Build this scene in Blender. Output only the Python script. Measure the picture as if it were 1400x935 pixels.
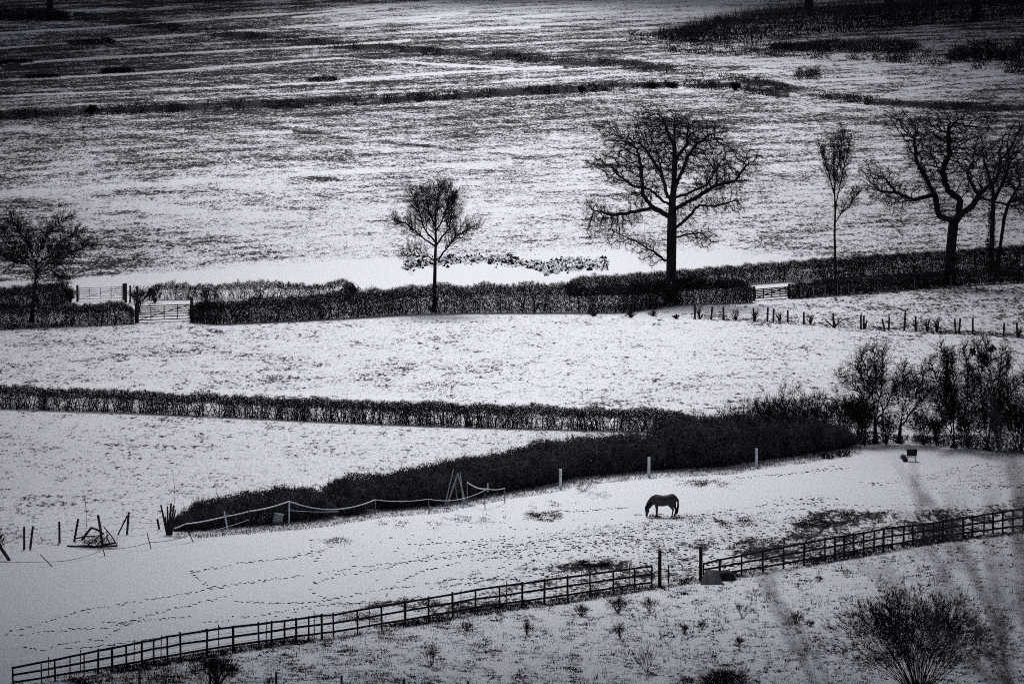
import bpy, math, random
import numpy as np
from mathutils import Vector
random.seed(7); rng = np.random.default_rng(11)
for o in list(bpy.data.objects): bpy.data.objects.remove(o)
S = bpy.context.scene
COL = S.collection
R = math.radians
# ------------------------------------------------------------------ camera
CAM_H = 47.0; PITCH = R(6.0); LENS = 200.0; F = 1400 * LENS / 36.0
cd = bpy.data.cameras.new('camera'); cam = bpy.data.objects.new('camera', cd); COL.objects.link(cam)
cam.location = (0, 0, CAM_H); cam.rotation_euler = (R(90) - PITCH, 0, 0)
cd.lens = LENS; cd.sensor_width = 36; cd.clip_start = 0.5; cd.clip_end = 30000
cd.dof.use_dof = True; cd.dof.focus_distance = 430; cd.dof.aperture_fstop = 6.0
S.camera = cam
# ------------------------------------------------------------------ light
SUN_EL, SUN_AZ = 58, -8         # degrees; azimuth from +Y (away from camera) towards +X
w = bpy.data.worlds.new('World'); S.world = w; w.use_nodes = True
nt = w.node_tree; bg = nt.nodes['Background']; sk = nt.nodes.new('ShaderNodeTexSky')
sk.sky_type = 'NISHITA'; sk.sun_disc = False; sk.sun_elevation = R(SUN_EL); sk.sun_rotation = R(SUN_AZ)
sk.air_density = 0.5; sk.dust_density = 4.0; sk.ozone_density = 0.6
nt.links.new(sk.outputs[0], bg.inputs[0]); bg.inputs[1].default_value = 0.05
ld = bpy.data.lights.new('sun', 'SUN'); sun = bpy.data.objects.new('sun', ld); COL.objects.link(sun)
ld.energy = 1.5; ld.angle = R(24); ld.color = (0.93, 0.95, 1.0)
sd = Vector((math.sin(R(SUN_AZ)) * math.cos(R(SUN_EL)), math.cos(R(SUN_AZ)) * math.cos(R(SUN_EL)), math.sin(R(SUN_EL))))
sun.rotation_euler = (-sd).to_track_quat('-Z', 'Y').to_euler(); sun.location = (0, 400, 300)
S.view_settings.view_transform = 'Standard'; S.view_settings.look = 'None'
S.view_settings.gamma = 1; S.view_settings.exposure = 1.1
S.render.engine = 'CYCLES'; S.cycles.filter_width = 1.0; S.cycles.use_denoising = False; S.cycles.max_bounces = 5; S.cycles.diffuse_bounces = 3

# ------------------------------------------------------------------ terrain maths
def hgt(x, y):
    x = np.asarray(x, float); y = np.asarray(y, float)
    yy = np.clip(y, -60, 230)
    hill = 50.5 * (0.5 + 0.5 * np.cos(np.pi * (yy + 60) / 290))
    und = 0.22 * np.sin(x / 13.0 + y / 61.0) + 0.30 * np.sin(y / 47.0 + 1.3 + x / 90.0) + 0.15 * np.sin(x / 7.0 - y / 33.0)
    und = und * np.clip((y - 240) / 60, 0, 1)
    far = np.clip((y - 1300) / 3000, 0, 1) ** 2 * 160
    return hill + und + far
cp, sp = math.cos(PITCH), math.sin(PITCH)
def ray(px, py):
    u = (np.asarray(px, float) - 700) / F; v = (467.5 - np.asarray(py, float)) / F
    return u, cp + v * sp, -sp + v * cp
def G(px, py):                     # point of the terrain seen at photo pixel (px,py)
    dx, dy, dz = ray(px, py); t = -CAM_H / dz
    for _ in range(12): t = (hgt(dx * t, dy * t) - CAM_H) / dz
    x, y = dx * t, dy * t
    if np.ndim(x) == 0: return np.array([float(x), float(y), float(hgt(x, y))])
    return np.stack([x, y, hgt(x, y)], -1)
def at(px, py, Y):                 # point at pixel on the vertical plane y=Y
    dx, dy, dz = ray(px, py); t = Y / dy
    return np.array([dx * t, Y, CAM_H + dz * t])
def proj(x, y, z):
    dz = z - CAM_H; dep = y * cp - dz * sp; up = y * sp + dz * cp
    dep = np.where(np.abs(dep) < 1e-3, 1e-3, dep)
    return 700 + F * x / dep, 467.5 - F * up / dep
def mpp(Y): return Y / F
def snoise(t, seed=0, oct=3):      # smooth 1-D noise, about -1..1
    t = np.asarray(t, float); r = 0; a = 1; rs = np.random.default_rng(seed)
    for k in range(oct):
        f = 2 ** k; p = rs.uniform(0, 6.28, 3); q = rs.uniform(.7, 1.4, 3)
        r = r + a * (np.sin(t * f * q[0] + p[0]) + np.sin(t * f * q[1] * 1.7 + p[1]) + np.sin(t * f * q[2] * .6 + p[2])) / 3; a *= .6
    return r / 1.4
def n2(x, y, seed=0):              # smooth 2-D noise, about -1..1
    rs = np.random.default_rng(seed); r = 0; a = 1
    for k in range(3):
        for j in range(4):
            th = rs.uniform(0, 6.28); f = 2 ** k * rs.uniform(.7, 1.4)
            r = r + a * np.sin(f * (x * math.cos(th) + y * math.sin(th)) + rs.uniform(0, 6.28)) / 2.2
        a *= .6
    return r / 1.6
def sst(a, b, x):
    t = np.clip((x - a) / (b - a), 0, 1); return t * t * (3 - 2 * t)
def interp(pts, x): return np.interp(x, [p[0] for p in pts], [p[1] for p in pts])

# ------------------------------------------------------------------ mesh collecting
class MB:
    def __init__(s): s.v = []; s.f3 = []; s.f4 = []; s.n = 0
    def add(s, V, f3=None, f4=None):
        V = np.asarray(V, float).reshape(-1, 3)
        if f3 is not None and len(f3): s.f3.append(np.asarray(f3, np.int64) + s.n)
        if f4 is not None and len(f4): s.f4.append(np.asarray(f4, np.int64) + s.n)
        s.v.append(V); s.n += len(V); return s
    def mesh(s, name, smooth=False):
        V = np.concatenate(s.v) if s.v else np.zeros((0, 3))
        a3 = np.concatenate(s.f3) if s.f3 else np.zeros((0, 3), np.int64)
        a4 = np.concatenate(s.f4) if s.f4 else np.zeros((0, 4), np.int64)
        me = bpy.data.meshes.new(name); me.vertices.add(len(V)); me.vertices.foreach_set('co', V.astype(np.float32).ravel())
        nl = a3.size + a4.size; me.loops.add(nl); me.loops.foreach_set('vertex_index', np.concatenate([a3.ravel(), a4.ravel()]).astype(np.int32))
        npol = len(a3) + len(a4); me.polygons.add(npol)
        st = np.concatenate([np.arange(len(a3)) * 3, len(a3) * 3 + np.arange(len(a4)) * 4]).astype(np.int32)
        me.polygons.foreach_set('loop_start', st)
        me.polygons.foreach_set('loop_total', np.concatenate([np.full(len(a3), 3), np.full(len(a4), 4)]).astype(np.int32))
        if smooth: me.polygons.foreach_set('use_smooth', np.ones(npol, bool))
        me.update(calc_edges=True); return me
    def build(s, name, mat, parent=None, smooth=False, base=None):
        o = bpy.data.objects.new(name, s.mesh(name, smooth)); COL.objects.link(o)
        if mat: o.data.materials.append(mat)
        if parent is not None:
            o.parent = parent; 
            if s.n: o.data.transform(parent_inv(base or parent))
        return o
def parent_inv(p):
    from mathutils import Matrix, Euler
    return (Matrix.Translation(p.location) @ p.rotation_euler.to_matrix().to_4x4()).inverted()
def tag(o, label=None, cat=None, group=None, kind=None):
    if label: o['label'] = label
    if cat: o['category'] = cat
    if group: o['group'] = group
    if kind: o['kind'] = kind
    return o
def empty(name, loc, label, cat, group=None):
    o = bpy.data.objects.new(name, None); COL.objects.link(o); o.location = tuple(float(c) for c in loc); o.empty_display_size = .3
    return tag(o, label, cat, group)
def norm(a): return a / np.maximum(np.linalg.norm(a, axis=-1, keepdims=True), 1e-9)
def tubes(mb, P0, P1, r0, r1, n=4, D0=None, D1=None):
    P0 = np.asarray(P0, float).reshape(-1, 3); P1 = np.asarray(P1, float).reshape(-1, 3); m = len(P0)
    if m == 0: return mb
    r0 = np.broadcast_to(np.asarray(r0, float), (m,)); r1 = np.broadcast_to(np.asarray(r1, float), (m,))
    d = norm(P1 - P0); D0 = d if D0 is None else norm(D0); D1 = d if D1 is None else norm(D1)
    def ring(P, D, r):
        ref = np.where(np.abs(D[:, 1:2]) > .95, np.array([[1., 0, 0]]), np.array([[0, 1., 0]]))
        a = norm(np.cross(D, ref)); b = np.cross(D, a); t = np.arange(n) * 2 * np.pi / n
        return P[:, None] + r[:, None, None] * (a[:, None] * np.cos(t)[None, :, None] + b[:, None] * np.sin(t)[None, :, None])
    V = np.concatenate([ring(P0, D0, r0), ring(P1, D1, r1)], 1)
    i = np.arange(n); j = (i + 1) % n; q = np.stack([i, j, j + n, i + n], 1)
    f4 = (q[None] + (np.arange(m) * 2 * n)[:, None, None]).reshape(-1, 4)
    return mb.add(V.reshape(-1, 3), f4=f4)
def path(mb, pts, r, n=6, cap=True):     # one tube along a polyline
    P = np.asarray(pts, float); m = len(P); r = np.broadcast_to(np.asarray(r, float), (m,))
    T = np.zeros_like(P); T[1:-1] = P[2:] - P[:-2]; T[0] = P[1] - P[0]; T[-1] = P[-1] - P[-2]
    tubes(mb, P[:-1], P[1:], r[:-1], r[1:], n, T[:-1], T[1:])
    if cap:
        for k, rr in ((0, r[0]), (-1, r[-1])):
            D = norm(T[k][None])[0]; ref = np.array([1., 0, 0]) if abs(D[1]) > .95 else np.array([0, 1., 0])
            a = norm(np.cross(D, ref)[None])[0]; b = np.cross(D, a); t = np.arange(n) * 2 * np.pi / n
            V = P[k] + rr * (np.outer(np.cos(t), a) + np.outer(np.sin(t), b)); V = np.vstack([V, P[k] + D * rr * .1 * (1 if k else -1)])
            mb.add(V, f3=[[i, (i + 1) % n, n] if k else [(i + 1) % n, i, n] for i in range(n)])
    return mb
def blades(mb, P, D, L, W, seed=None):   # slim triangles: twigs, grass blades
    P = np.asarray(P, float); D = norm(np.asarray(D, float)); m = len(P)
    if m == 0: return mb
    L = np.broadcast_to(np.asarray(L, float), (m,)); W = np.broadcast_to(np.asarray(W, float), (m,))
    rv = rng.normal(size=(m, 3)); s = norm(np.cross(D, rv))
    V = np.stack([P - s * W[:, None] / 2, P + s * W[:, None] / 2, P + D * L[:, None]], 1)
    return mb.add(V.reshape(-1, 3), f3=np.arange(3 * m).reshape(-1, 3))
def leaves(mb, P, size):                 # small random quads
    m = len(P); a = norm(rng.normal(size=(m, 3))); b = norm(np.cross(a, rng.normal(size=(m, 3)))); s = np.broadcast_to(size, (m,))[:, None]
    V = np.stack([P - a * s, P + b * s * .6, P + a * s, P - b * s * .6], 1)
    return mb.add(V.reshape(-1, 3), f4=np.arange(4 * m).reshape(-1, 4))
def box(mb, c, s, rz=0, tilt=0, taper=1.0):
    x, y, z = s[0] / 2, s[1] / 2, s[2]; V = []
    for k, zz in ((1, 0), (taper, z)):
        for sx, sy in ((-1, -1), (1, -1), (1, 1), (-1, 1)): V.append([sx * x * k, sy * y * k, zz])
    V = np.array(V); c0, s0 = math.cos(tilt), math.sin(tilt)
    V = np.stack([V[:, 0] * c0 + V[:, 2] * s0, V[:, 1], -V[:, 0] * s0 + V[:, 2] * c0], 1)
    c0, s0 = math.cos(rz), math.sin(rz); V = np.stack([V[:, 0] * c0 - V[:, 1] * s0, V[:, 0] * s0 + V[:, 1] * c0, V[:, 2]], 1)
    return mb.add(V + np.asarray(c, float), f4=[[3, 2, 1, 0], [4, 5, 6, 7], [0, 1, 5, 4], [1, 2, 6, 5], [2, 3, 7, 6], [3, 0, 4, 7]])

# ------------------------------------------------------------------ materials
def mat_noise(name, c1, c2, scale=4.0, rough=.85, bump=0.0, stretch=None, spec=.04):
    m = bpy.data.materials.new(name); m.use_nodes = True; n = m.node_tree.nodes; l = m.node_tree.links
    b = n['Principled BSDF']; b.inputs['Roughness'].default_value = rough; b.inputs['Specular IOR Level'].default_value = spec
    g = n.new('ShaderNodeNewGeometry'); mp = n.new('ShaderNodeMapping'); l.new(g.outputs['Position'], mp.inputs[0])
    if stretch: mp.inputs['Scale'].default_value = stretch
    t = n.new('ShaderNodeTexNoise'); t.inputs['Scale'].default_value = scale; t.inputs['Detail'].default_value = 5; t.inputs['Roughness'].default_value = .65
    l.new(mp.outputs[0], t.inputs['Vector'])
    r = n.new('ShaderNodeValToRGB'); r.color_ramp.elements[0].position = .33; r.color_ramp.elements[1].position = .68
    r.color_ramp.elements[0].color = (*c1, 1); r.color_ramp.elements[1].color = (*c2, 1)
    l.new(t.outputs['Fac'], r.inputs[0]); l.new(r.outputs[0], b.inputs['Base Color'])
    if bump:
        bp = n.new('ShaderNodeBump'); bp.inputs['Strength'].default_value = .6; bp.inputs['Distance'].default_value = bump
        l.new(t.outputs['Fac'], bp.inputs['Height']); l.new(bp.outputs[0], b.inputs['Normal'])
    return m
def g3(v, blue=1.12): return (v, v * 1.01, v * blue)
M = {
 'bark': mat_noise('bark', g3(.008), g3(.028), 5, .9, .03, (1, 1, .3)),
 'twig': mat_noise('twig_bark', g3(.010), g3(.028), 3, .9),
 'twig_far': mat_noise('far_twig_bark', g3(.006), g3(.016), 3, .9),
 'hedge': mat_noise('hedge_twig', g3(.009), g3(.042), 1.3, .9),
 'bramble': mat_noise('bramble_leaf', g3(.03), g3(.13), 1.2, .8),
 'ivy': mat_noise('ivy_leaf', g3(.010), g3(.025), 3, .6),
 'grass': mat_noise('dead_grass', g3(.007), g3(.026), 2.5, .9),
 'rush': mat_noise('ditch_rush', g3(.012), g3(.05), 1.0, .9),
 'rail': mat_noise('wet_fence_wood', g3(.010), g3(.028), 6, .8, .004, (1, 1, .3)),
 'oldwood': mat_noise('old_grey_wood', g3(.018), g3(.05), 8, .85, .004, (1, 1, .2)),
 'palewood': mat_noise('pale_post_wood', g3(.5), g3(.7), 9, .85, .003, (1, 1, .2)),
 'midwood': mat_noise('weathered_post_wood', g3(.10), g3(.22), 9, .85, .003, (1, 1, .2)),
 'steel': mat_noise('galvanised_steel', g3(.10), g3(.2), 9, .5, spec=.5),
 'wire': mat_noise('rusty_wire', g3(.03), g3(.07), 9, .6),
 'tape': mat_noise('white_fence_tape', g3(.55), g3(.75), 9, .6),
 'snow': mat_noise('lying_snow', g3(.72, 1.04), g3(.85, 1.04), 9, .7, .01),
 'scrub': mat_noise('dry_scrub', g3(.012), g3(.075), .8, .9),
 'polewood': mat_noise('bleached_pole_wood', g3(.25), g3(.4), 9, .85),
 'soil': mat_noise('wet_soil', g3(.010), g3(.035), 6, .9, .05),
 'tarp': mat_noise('grey_tarpaulin', g3(.05), g3(.11), 5, .6, .03),
 'darktarp': mat_noise('dark_tarpaulin', g3(.012), g3(.03), 5, .6, .03),
 'plastic': mat_noise('grey_plastic_panel', g3(.3), g3(.45), 5, .5),
 'coat': mat_noise('dark_horse_coat', g3(.014), g3(.05), 5, .65, .004, spec=.25),
 'hair': mat_noise('black_horse_hair', g3(.005), g3(.010), 20, .7, 0, (4, 4, .5)),
}
def ground_material():
    m = bpy.data.materials.new('snowy_ground'); m.use_nodes = True; n = m.node_tree.nodes; l = m.node_tree.links
    b = n['Principled BSDF']; b.inputs['Specular IOR Level'].default_value = 0.0
    g = n.new('ShaderNodeNewGeometry')
    def noise(sc, det, ro, off=0, st=(1, 1, 0)):
        mp = n.new('ShaderNodeMapping'); mp.inputs['Scale'].default_value = st; mp.inputs['Location'].default_value = (off, off * .7, 0)
        l.new(g.outputs['Position'], mp.inputs[0]); t = n.new('ShaderNodeTexNoise'); t.inputs['Scale'].default_value = sc
        t.inputs['Detail'].default_value = det; t.inputs['Roughness'].default_value = ro; l.new(mp.outputs[0], t.inputs['Vector']); return t.outputs['Fac']
    def math_(op, a, c, clamp=False):
        q = n.new('ShaderNodeMath'); q.operation = op; q.use_clamp = clamp
        for i, v in enumerate((a, c)):
            if isinstance(v, (int, float)): q.inputs[i].default_value = v
            else: l.new(v, q.inputs[i])
        return q.outputs[0]
    a = n.new('ShaderNodeAttribute'); a.attribute_name = 'cover'; cov = a.outputs['Fac']
    n1 = noise(.9, 8, .82, 3, (1.0, .36, 0)); nb = noise(.2, 3, .6, 17, (.8, .5, 0)); nf = noise(3.4, 6, .85, 41, (1, .22, 0))
    N = math_('ADD', math_('ADD', math_('MULTIPLY', n1, .38), math_('MULTIPLY', nb, .16)), math_('MULTIPLY', nf, .46))
    mr = n.new('ShaderNodeMapRange'); mr.inputs['From Min'].default_value = .40; mr.inputs['From Max'].default_value = .60; l.new(N, mr.inputs['Value'])
    d = math_('SUBTRACT', mr.outputs[0], cov)
    mk = n.new('ShaderNodeMapRange'); mk.interpolation_type = 'SMOOTHSTEP'; mk.inputs['From Min'].default_value = -.10; mk.inputs['From Max'].default_value = .11; l.new(d, mk.inputs['Value'])
    # thin snow lets the turf through a little: a second soft layer
    sn = n.new('ShaderNodeValToRGB'); e = sn.color_ramp.elements; e[0].position = .35; e[1].position = .6
    e[0].color = (.80, .808, .83, 1); e[1].color = (.62, .63, .66, 1); l.new(noise(7, 5, .75, 5, (1, .35, 0)), sn.inputs[0])
    gr = n.new('ShaderNodeValToRGB'); e = gr.color_ramp.elements; e[0].position = .35; e[1].position = .7
    e[0].color = (.008, .008, .009, 1); e[1].color = (.075, .075, .082, 1); l.new(noise(2.5, 5, .7, 9, (1, .5, 0)), gr.inputs[0])
    mx = n.new('ShaderNodeMix'); mx.data_type = 'RGBA'; l.new(mk.outputs[0], mx.inputs['Factor']); l.new(sn.outputs[0], mx.inputs['A']); l.new(gr.outputs[0], mx.inputs['B'])
    l.new(mx.outputs['Result'], b.inputs['Base Color']); b.inputs['Roughness'].default_value = .8
    bp = n.new('ShaderNodeBump'); bp.inputs['Strength'].default_value = .5; bp.inputs['Distance'].default_value = .12
    l.new(N, bp.inputs['Height']); l.new(bp.outputs[0], b.inputs['Normal'])
    return m
M['ground'] = ground_material()

# ------------------------------------------------------------------ lines read off the photograph (pixels of the 1400 px frame)
FENCE_FOOT = [(0, 945), (18, 939), (75, 930), (134, 921), (173, 915), (247, 902), (319, 890), (389, 879), (470, 869), (650, 838), (776, 821), (902, 801), (958, 793), (1050, 781), (1128, 767), (1220, 751), (1275, 740), (1330, 733), (1400, 725), (1500, 708)]
FENCE_TOP = [(18, 911), (75, 901), (134, 888), (173, 880), (247, 865), (319, 855), (389, 847), (470, 836), (650, 805), (776, 787), (894, 772), (958, 770), (1050, 750), (1128, 736), (1220, 720), (1275, 714), (1330, 705), (1400, 694), (1500, 676)]
BRAM_BASE = [(238, 727), (285, 725), (340, 720), (400, 715), (465, 708), (520, 698), (600, 692), (690, 674), (750, 665), (800, 653), (900, 644), (1000, 639), (1050, 630), (1100, 624), (1150, 616), (1180, 611)]
MID_BASE = [(-60, 556), (0, 558), (150, 563), (300, 569), (465, 577), (600, 582), (780, 587), (900, 590), (980, 592)]
MID_TOP = [(-60, 521), (0, 523), (230, 533), (465, 540), (700, 549), (930, 557), (980, 560)]
FRONT_BASE = [(-60, 452), (0, 450), (185, 442), (262, 440), (300, 443), (380, 439), (465, 435), (560, 429), (650, 427), (760, 427), (850, 427), (935, 416), (1030, 413), (1080, 408), (1200, 399), (1300, 391), (1400, 386), (1470, 381)]
POSTS_BASE = [(930, 432), (950, 436), (1077, 441), (1140, 448), (1236, 452), (1330, 457), (1391, 461), (1470, 466)]

# ------------------------------------------------------------------ ground: one sheet, snow cover per vertex
def seg_line(X, Y, pts, wid):       # 1 on the line, 0 beyond wid pixels (vertical distance)
    xs = [p[0] for p in pts]; yy = interp(pts, X); inside = (X >= xs[0]) & (X <= xs[-1])
    return np.where(inside, np.exp(-((Y - yy) / wid) ** 2), 0)
def ell(X, Y, cx, cy, rx, ry, p=2): return np.exp(-(((X - cx) / rx) ** 2 + ((Y - cy) / ry) ** 2) ** (p / 2))
TRAM = [[(-50, 20), (80, 16), (200, 12), (400, 0), (520, -10)], [(-50, 48), (120, 39), (300, 26), (465, 14), (620, 0)],
        [(-50, 70), (90, 60), (260, 47), (465, 33), (640, 18)], [(30, 88), (60, 84), (230, 74), (465, 62), (560, 55)], [(-30, 112), (80, 106), (200, 100), (350, 88), (465, 80), (700, 94)],
        [(-30, 133), (200, 124), (420, 114), (465, 111), (600, 101), (770, 92)], [(465, 35), (600, 27)], [(600, 44), (740, 37)], [(400, 24), (530, 12)], 
        [(1240, 122), (1330, 110), (1400, 104), (1500, 97)], [(1120, 110), (1210, 107)], [(1090, 147), (1180, 143)]]
def cover(X, Y, x, y):
    ff = interp(FENCE_FOOT, X); bb = np.where(X < 1180, interp(BRAM_BASE, X), 611 + (X - 1180) * .06); mbs = interp(MID_BASE, X)
    fb = interp(FRONT_BASE, X); pb = interp(POSTS_BASE, X)
    w1 = n2(x / 9, y / 14, 3); w2 = n2(x / 3, y / 6, 5); w3 = n2(x / 30, y / 50, 8)
    c = np.full_like(X, .7)
    top = .32 + .04 * sst(300, 600, X) + .06 * w1 + .08 * w2 + .07 * np.sin((Y + X * .055) * 1.1 + 2 * w3)
    top = top + .08 * ell(X, Y, 760, 8, 210, 34) + .30 * sst(820, 960, X) * sst(40, 60, Y) * (.12 + .3 * w1) + .1 * w3
    top = top + .1 * sst(1150, 1330, X) * sst(55, 75, Y) * (1 - sst(90, 115, Y))
    top = top + .25 * ell(X, Y, 960, 5, 60, 25) + .07 * sst(350, 700, X)
    for t in TRAM: top = top + (.55 + .25 * w2) * seg_line(X, Y, t, 1.25)
    for i in range(14):               # faint parallel drill rows
        yy = 150 - i * 12.5 - (X - 0) * .055
        top = top + .12 * np.exp(-((Y - yy) / 1.3) ** 2) * (X < 900)
    top = top - .25 * seg_line(X, Y, DITCH_B, 5) * (1 + 1.5 * w2) - .3 * seg_line(X, Y, DITCH_A, 5) * (1 + 1.5 * w2)
    big = .49 + .05 * w1 + .03 * w3 + .06 * w2 + .05 * np.sin((Y + X * .06) * .75 + 2 * w3) + .17 * ell(X, Y, 640, 300, 380, 90) - .10 * sst(200, 165, Y) - .06 * ell(X, Y, 150, 200, 200, 50) + .04 * sst(900, 1100, X)
    for t, a, wd in (([(-50, 272), (100, 258), (465, 237), (700, 224)], .3, 5), ([(30, 266), (150, 280), (300, 293), (420, 296)], .18, 6), ([(150, 268), (330, 310), (500, 330)], .1, 6), ([(380, 168), (700, 215)], .15, 3),
                     ([(0, 290), (200, 300), (420, 335)], .12, 5), ([(300, 250), (600, 300)], .1, 7), ([(0, 178), (400, 182)], .15, 3)): big = big + a * seg_line(X, Y, t, wd)
    big = big - .22 * seg_line(X, Y, [(400, 178), (465, 189), (560, 197), (700, 213), (760, 222)], 2.2) * (1 + w2) - .22 * seg_line(X, Y, [(800, 222), (850, 227), (920, 232)], 2.5) - .16 * seg_line(X, Y, [(420, 243), (560, 236), (700, 230)], 4) - .15 * seg_line(X, Y, [(300, 243), (380, 240), (465, 246)], 3)
    lane = np.maximum(sst(-6, 4, Y - interp([(90, 383), (250, 372), (330, 360), (465, 355), (560, 356), (700, 350), (760, 343), (900, 340), (1010, 342), (1060, 352), (1110, 362)], X)) * ((X > 90) & (X < 1110)), 0)
    big = big + (.98 + .1 * w1 - big) * lane
    big = np.where((X < 105) & (Y > 385), .95, big)
    bd = interp([(0, 164), (200, 157), (465, 148), (700, 141), (930, 127), (1000, 130), (1100, 142), (1200, 150), (1400, 158)], X)
    c = np.where(Y < bd, top, big)
    big = np.where((X > 175) & (Y > 405), .5 + .1 * w2, big)
    big = np.where((X > 178) & (X < 275) & (Y > 402), .30 + .15 * w2, big); big = np.where((X > 1020) & (Y > 378), .28 + .2 * w2, big)
    mid = .67 + .05 * w1 + .06 * w2 + .05 * ell(X, Y, 650, 470, 300, 60)
    rt = .57 + .07 * w1
    left = .70 + .05 * w1 + .03 * w2
    pad = 1.12 + .04 * w1
    near = sst(110, 10, ff - Y) * sst(400, 640, X)
    wx = X + 14 * n2(x / 1.6, y / 6, 21) ; wy = Y + 5 * n2(x / 1.2, y / 5, 22)
    pad = pad - near * (.34 + .2 * w2) - .14 * sst(380, 640, X) * sst(110, 30, ff - Y) * (1 + w1)
    pad = pad - .25 * sst(990, 1100, X) * sst(95, 15, ff - Y)
    for cx, cy, rx, ry, a in ((560, 717, 42, 3, .5), (735, 704, 42, 5, .75), (650, 710, 30, 5, .4), (745, 690, 26, 4, .4), (995, 713, 48, 5, .8), (1090, 703, 60, 4, .4), (1160, 703, 48, 6, .8), (1120, 716, 50, 5, .7), (815, 772, 34, 7, .95), (965, 661, 30, 4, .8), (838, 676, 26, 3, .5), (460, 739, 26, 3, .55), (880, 742, 40, 6, .45), (1000, 740, 60, 12, .4), (1000, 748, 50, 8, .5), (860, 707, 30, 3, .2), (904, 706, 45, 2.5, .4),
                            (1280, 703, 45, 5, .7), (1290, 725, 60, 8, .6), (560, 826, 90, 7, .75), (480, 845, 50, 7, .6), (1090, 745, 70, 14, .45), (640, 833, 60, 6, .4), (40, 887, 30, 3, .4), (1215, 660, 40, 3, .25), (1370, 664, 40, 3, .3), (1100, 682, 50, 3, .3), (760, 686, 12, 2, .4), (700, 757, 14, 2, .5), (680, 737, 30, 3, .3), (1190, 620, 30, 3, .5), (1125, 627, 24, 5, .5), (930, 770, 30, 12, .3), (770, 800, 60, 6, .3)):
        pad = pad - a * (.55 + .45 * n2(x / .7, y / 3, 24)) * ell(wx, wy, cx, cy, rx, ry * 1.3, 3)
    pad = pad - .3 * sst(5, 0, Y - bb) * (X > 235) - .35 * seg_line(X, Y, [(400, 722), (520, 706), (700, 690)], 6)
    rough = .76 + .07 * w1 + .07 * w2 + .16 * ell(X, Y, 1140, 822, 90, 26) - .08 * sst(860, 935, Y) - .12 * ell(X, Y, 20, 930, 90, 20) + .04 * sst(400, 700, X)
    rough = rough - .2 * sst(8, 0, np.abs(Y - ff))
    pad = np.maximum(pad, .40)
    c = np.where(Y > fb - 3, mid, c)
    c = np.where((X > 945) & (Y > fb - 3) & (Y < pb), rt, c)
    c = np.where(Y > mbs - 2, left, c)
    c = np.where((Y > bb - 4) & (X > 225), pad, c)
    lf = interp([(-200, 780), (0, 762), (60, 748), (140, 738), (236, 728), (260, 726)], X)
    c = np.where((Y > lf) & (X <= 225), pad, c)
    c = np.where(Y > ff - 1, rough, c)
    c = np.where(y < 230, .75, c)
    return c
DITCH_A = [(-60, 164), (0, 158), (130, 151), (300, 146), (470, 139), (700, 126), (860, 118), (930, 114), (1000, 118), (1080, 130)]
DITCH_B = [(100, 22), (200, 34), (400, 56), (520, 66), (700, 78), (850, 88), (930, 96), (1040, 112), (1110, 128), (1200, 140), (1400, 150), (1480, 154)]
def build_ground():
    pys = np.concatenate([np.arange(960, 500, -1.6), np.arange(500, -70, -1.15)])
    ds = [CAM_H * F * cp / (F * 0 + 1) for _ in ()]
    _, dy, dz = ray(700, pys); Y = list(-CAM_H / dz * dy)
    near = list(np.linspace(-400, Y[0] - 3, 70)); far = list(Y[-1] * np.geomspace(1.02, 9, 40))
    Y = np.array(near + Y + far); nin = 700
    u = np.concatenate([-np.geomspace(1.5, .105, 40), np.linspace(-.104, .104, nin), np.geomspace(.105, 1.5, 40)])
    W = np.maximum(Y, 240)[:, None]; X = u[None] * W; YY = np.repeat(Y[:, None], len(u), 1)
    wig = 0
    Z = hgt(X, YY); px, py = proj(X, YY, Z)
    c = cover(px, py, X, YY)
    nr, nc = X.shape; V = np.stack([X, YY, Z], -1).reshape(-1, 3)
    i = np.arange(nr - 1)[:, None] * nc + np.arange(nc - 1)[None]; f4 = np.stack([i, i + 1, i + nc + 1, i + nc], -1).reshape(-1, 4)
    mb = MB(); mb.add(V, f4=f4); o = mb.build('ground', M['ground'], smooth=True)
    a = o.data.attributes.new('cover', 'FLOAT', 'POINT'); a.data.foreach_set('value', c.ravel().astype(np.float32))
    tag(o, kind='structure')
build_ground()

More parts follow.
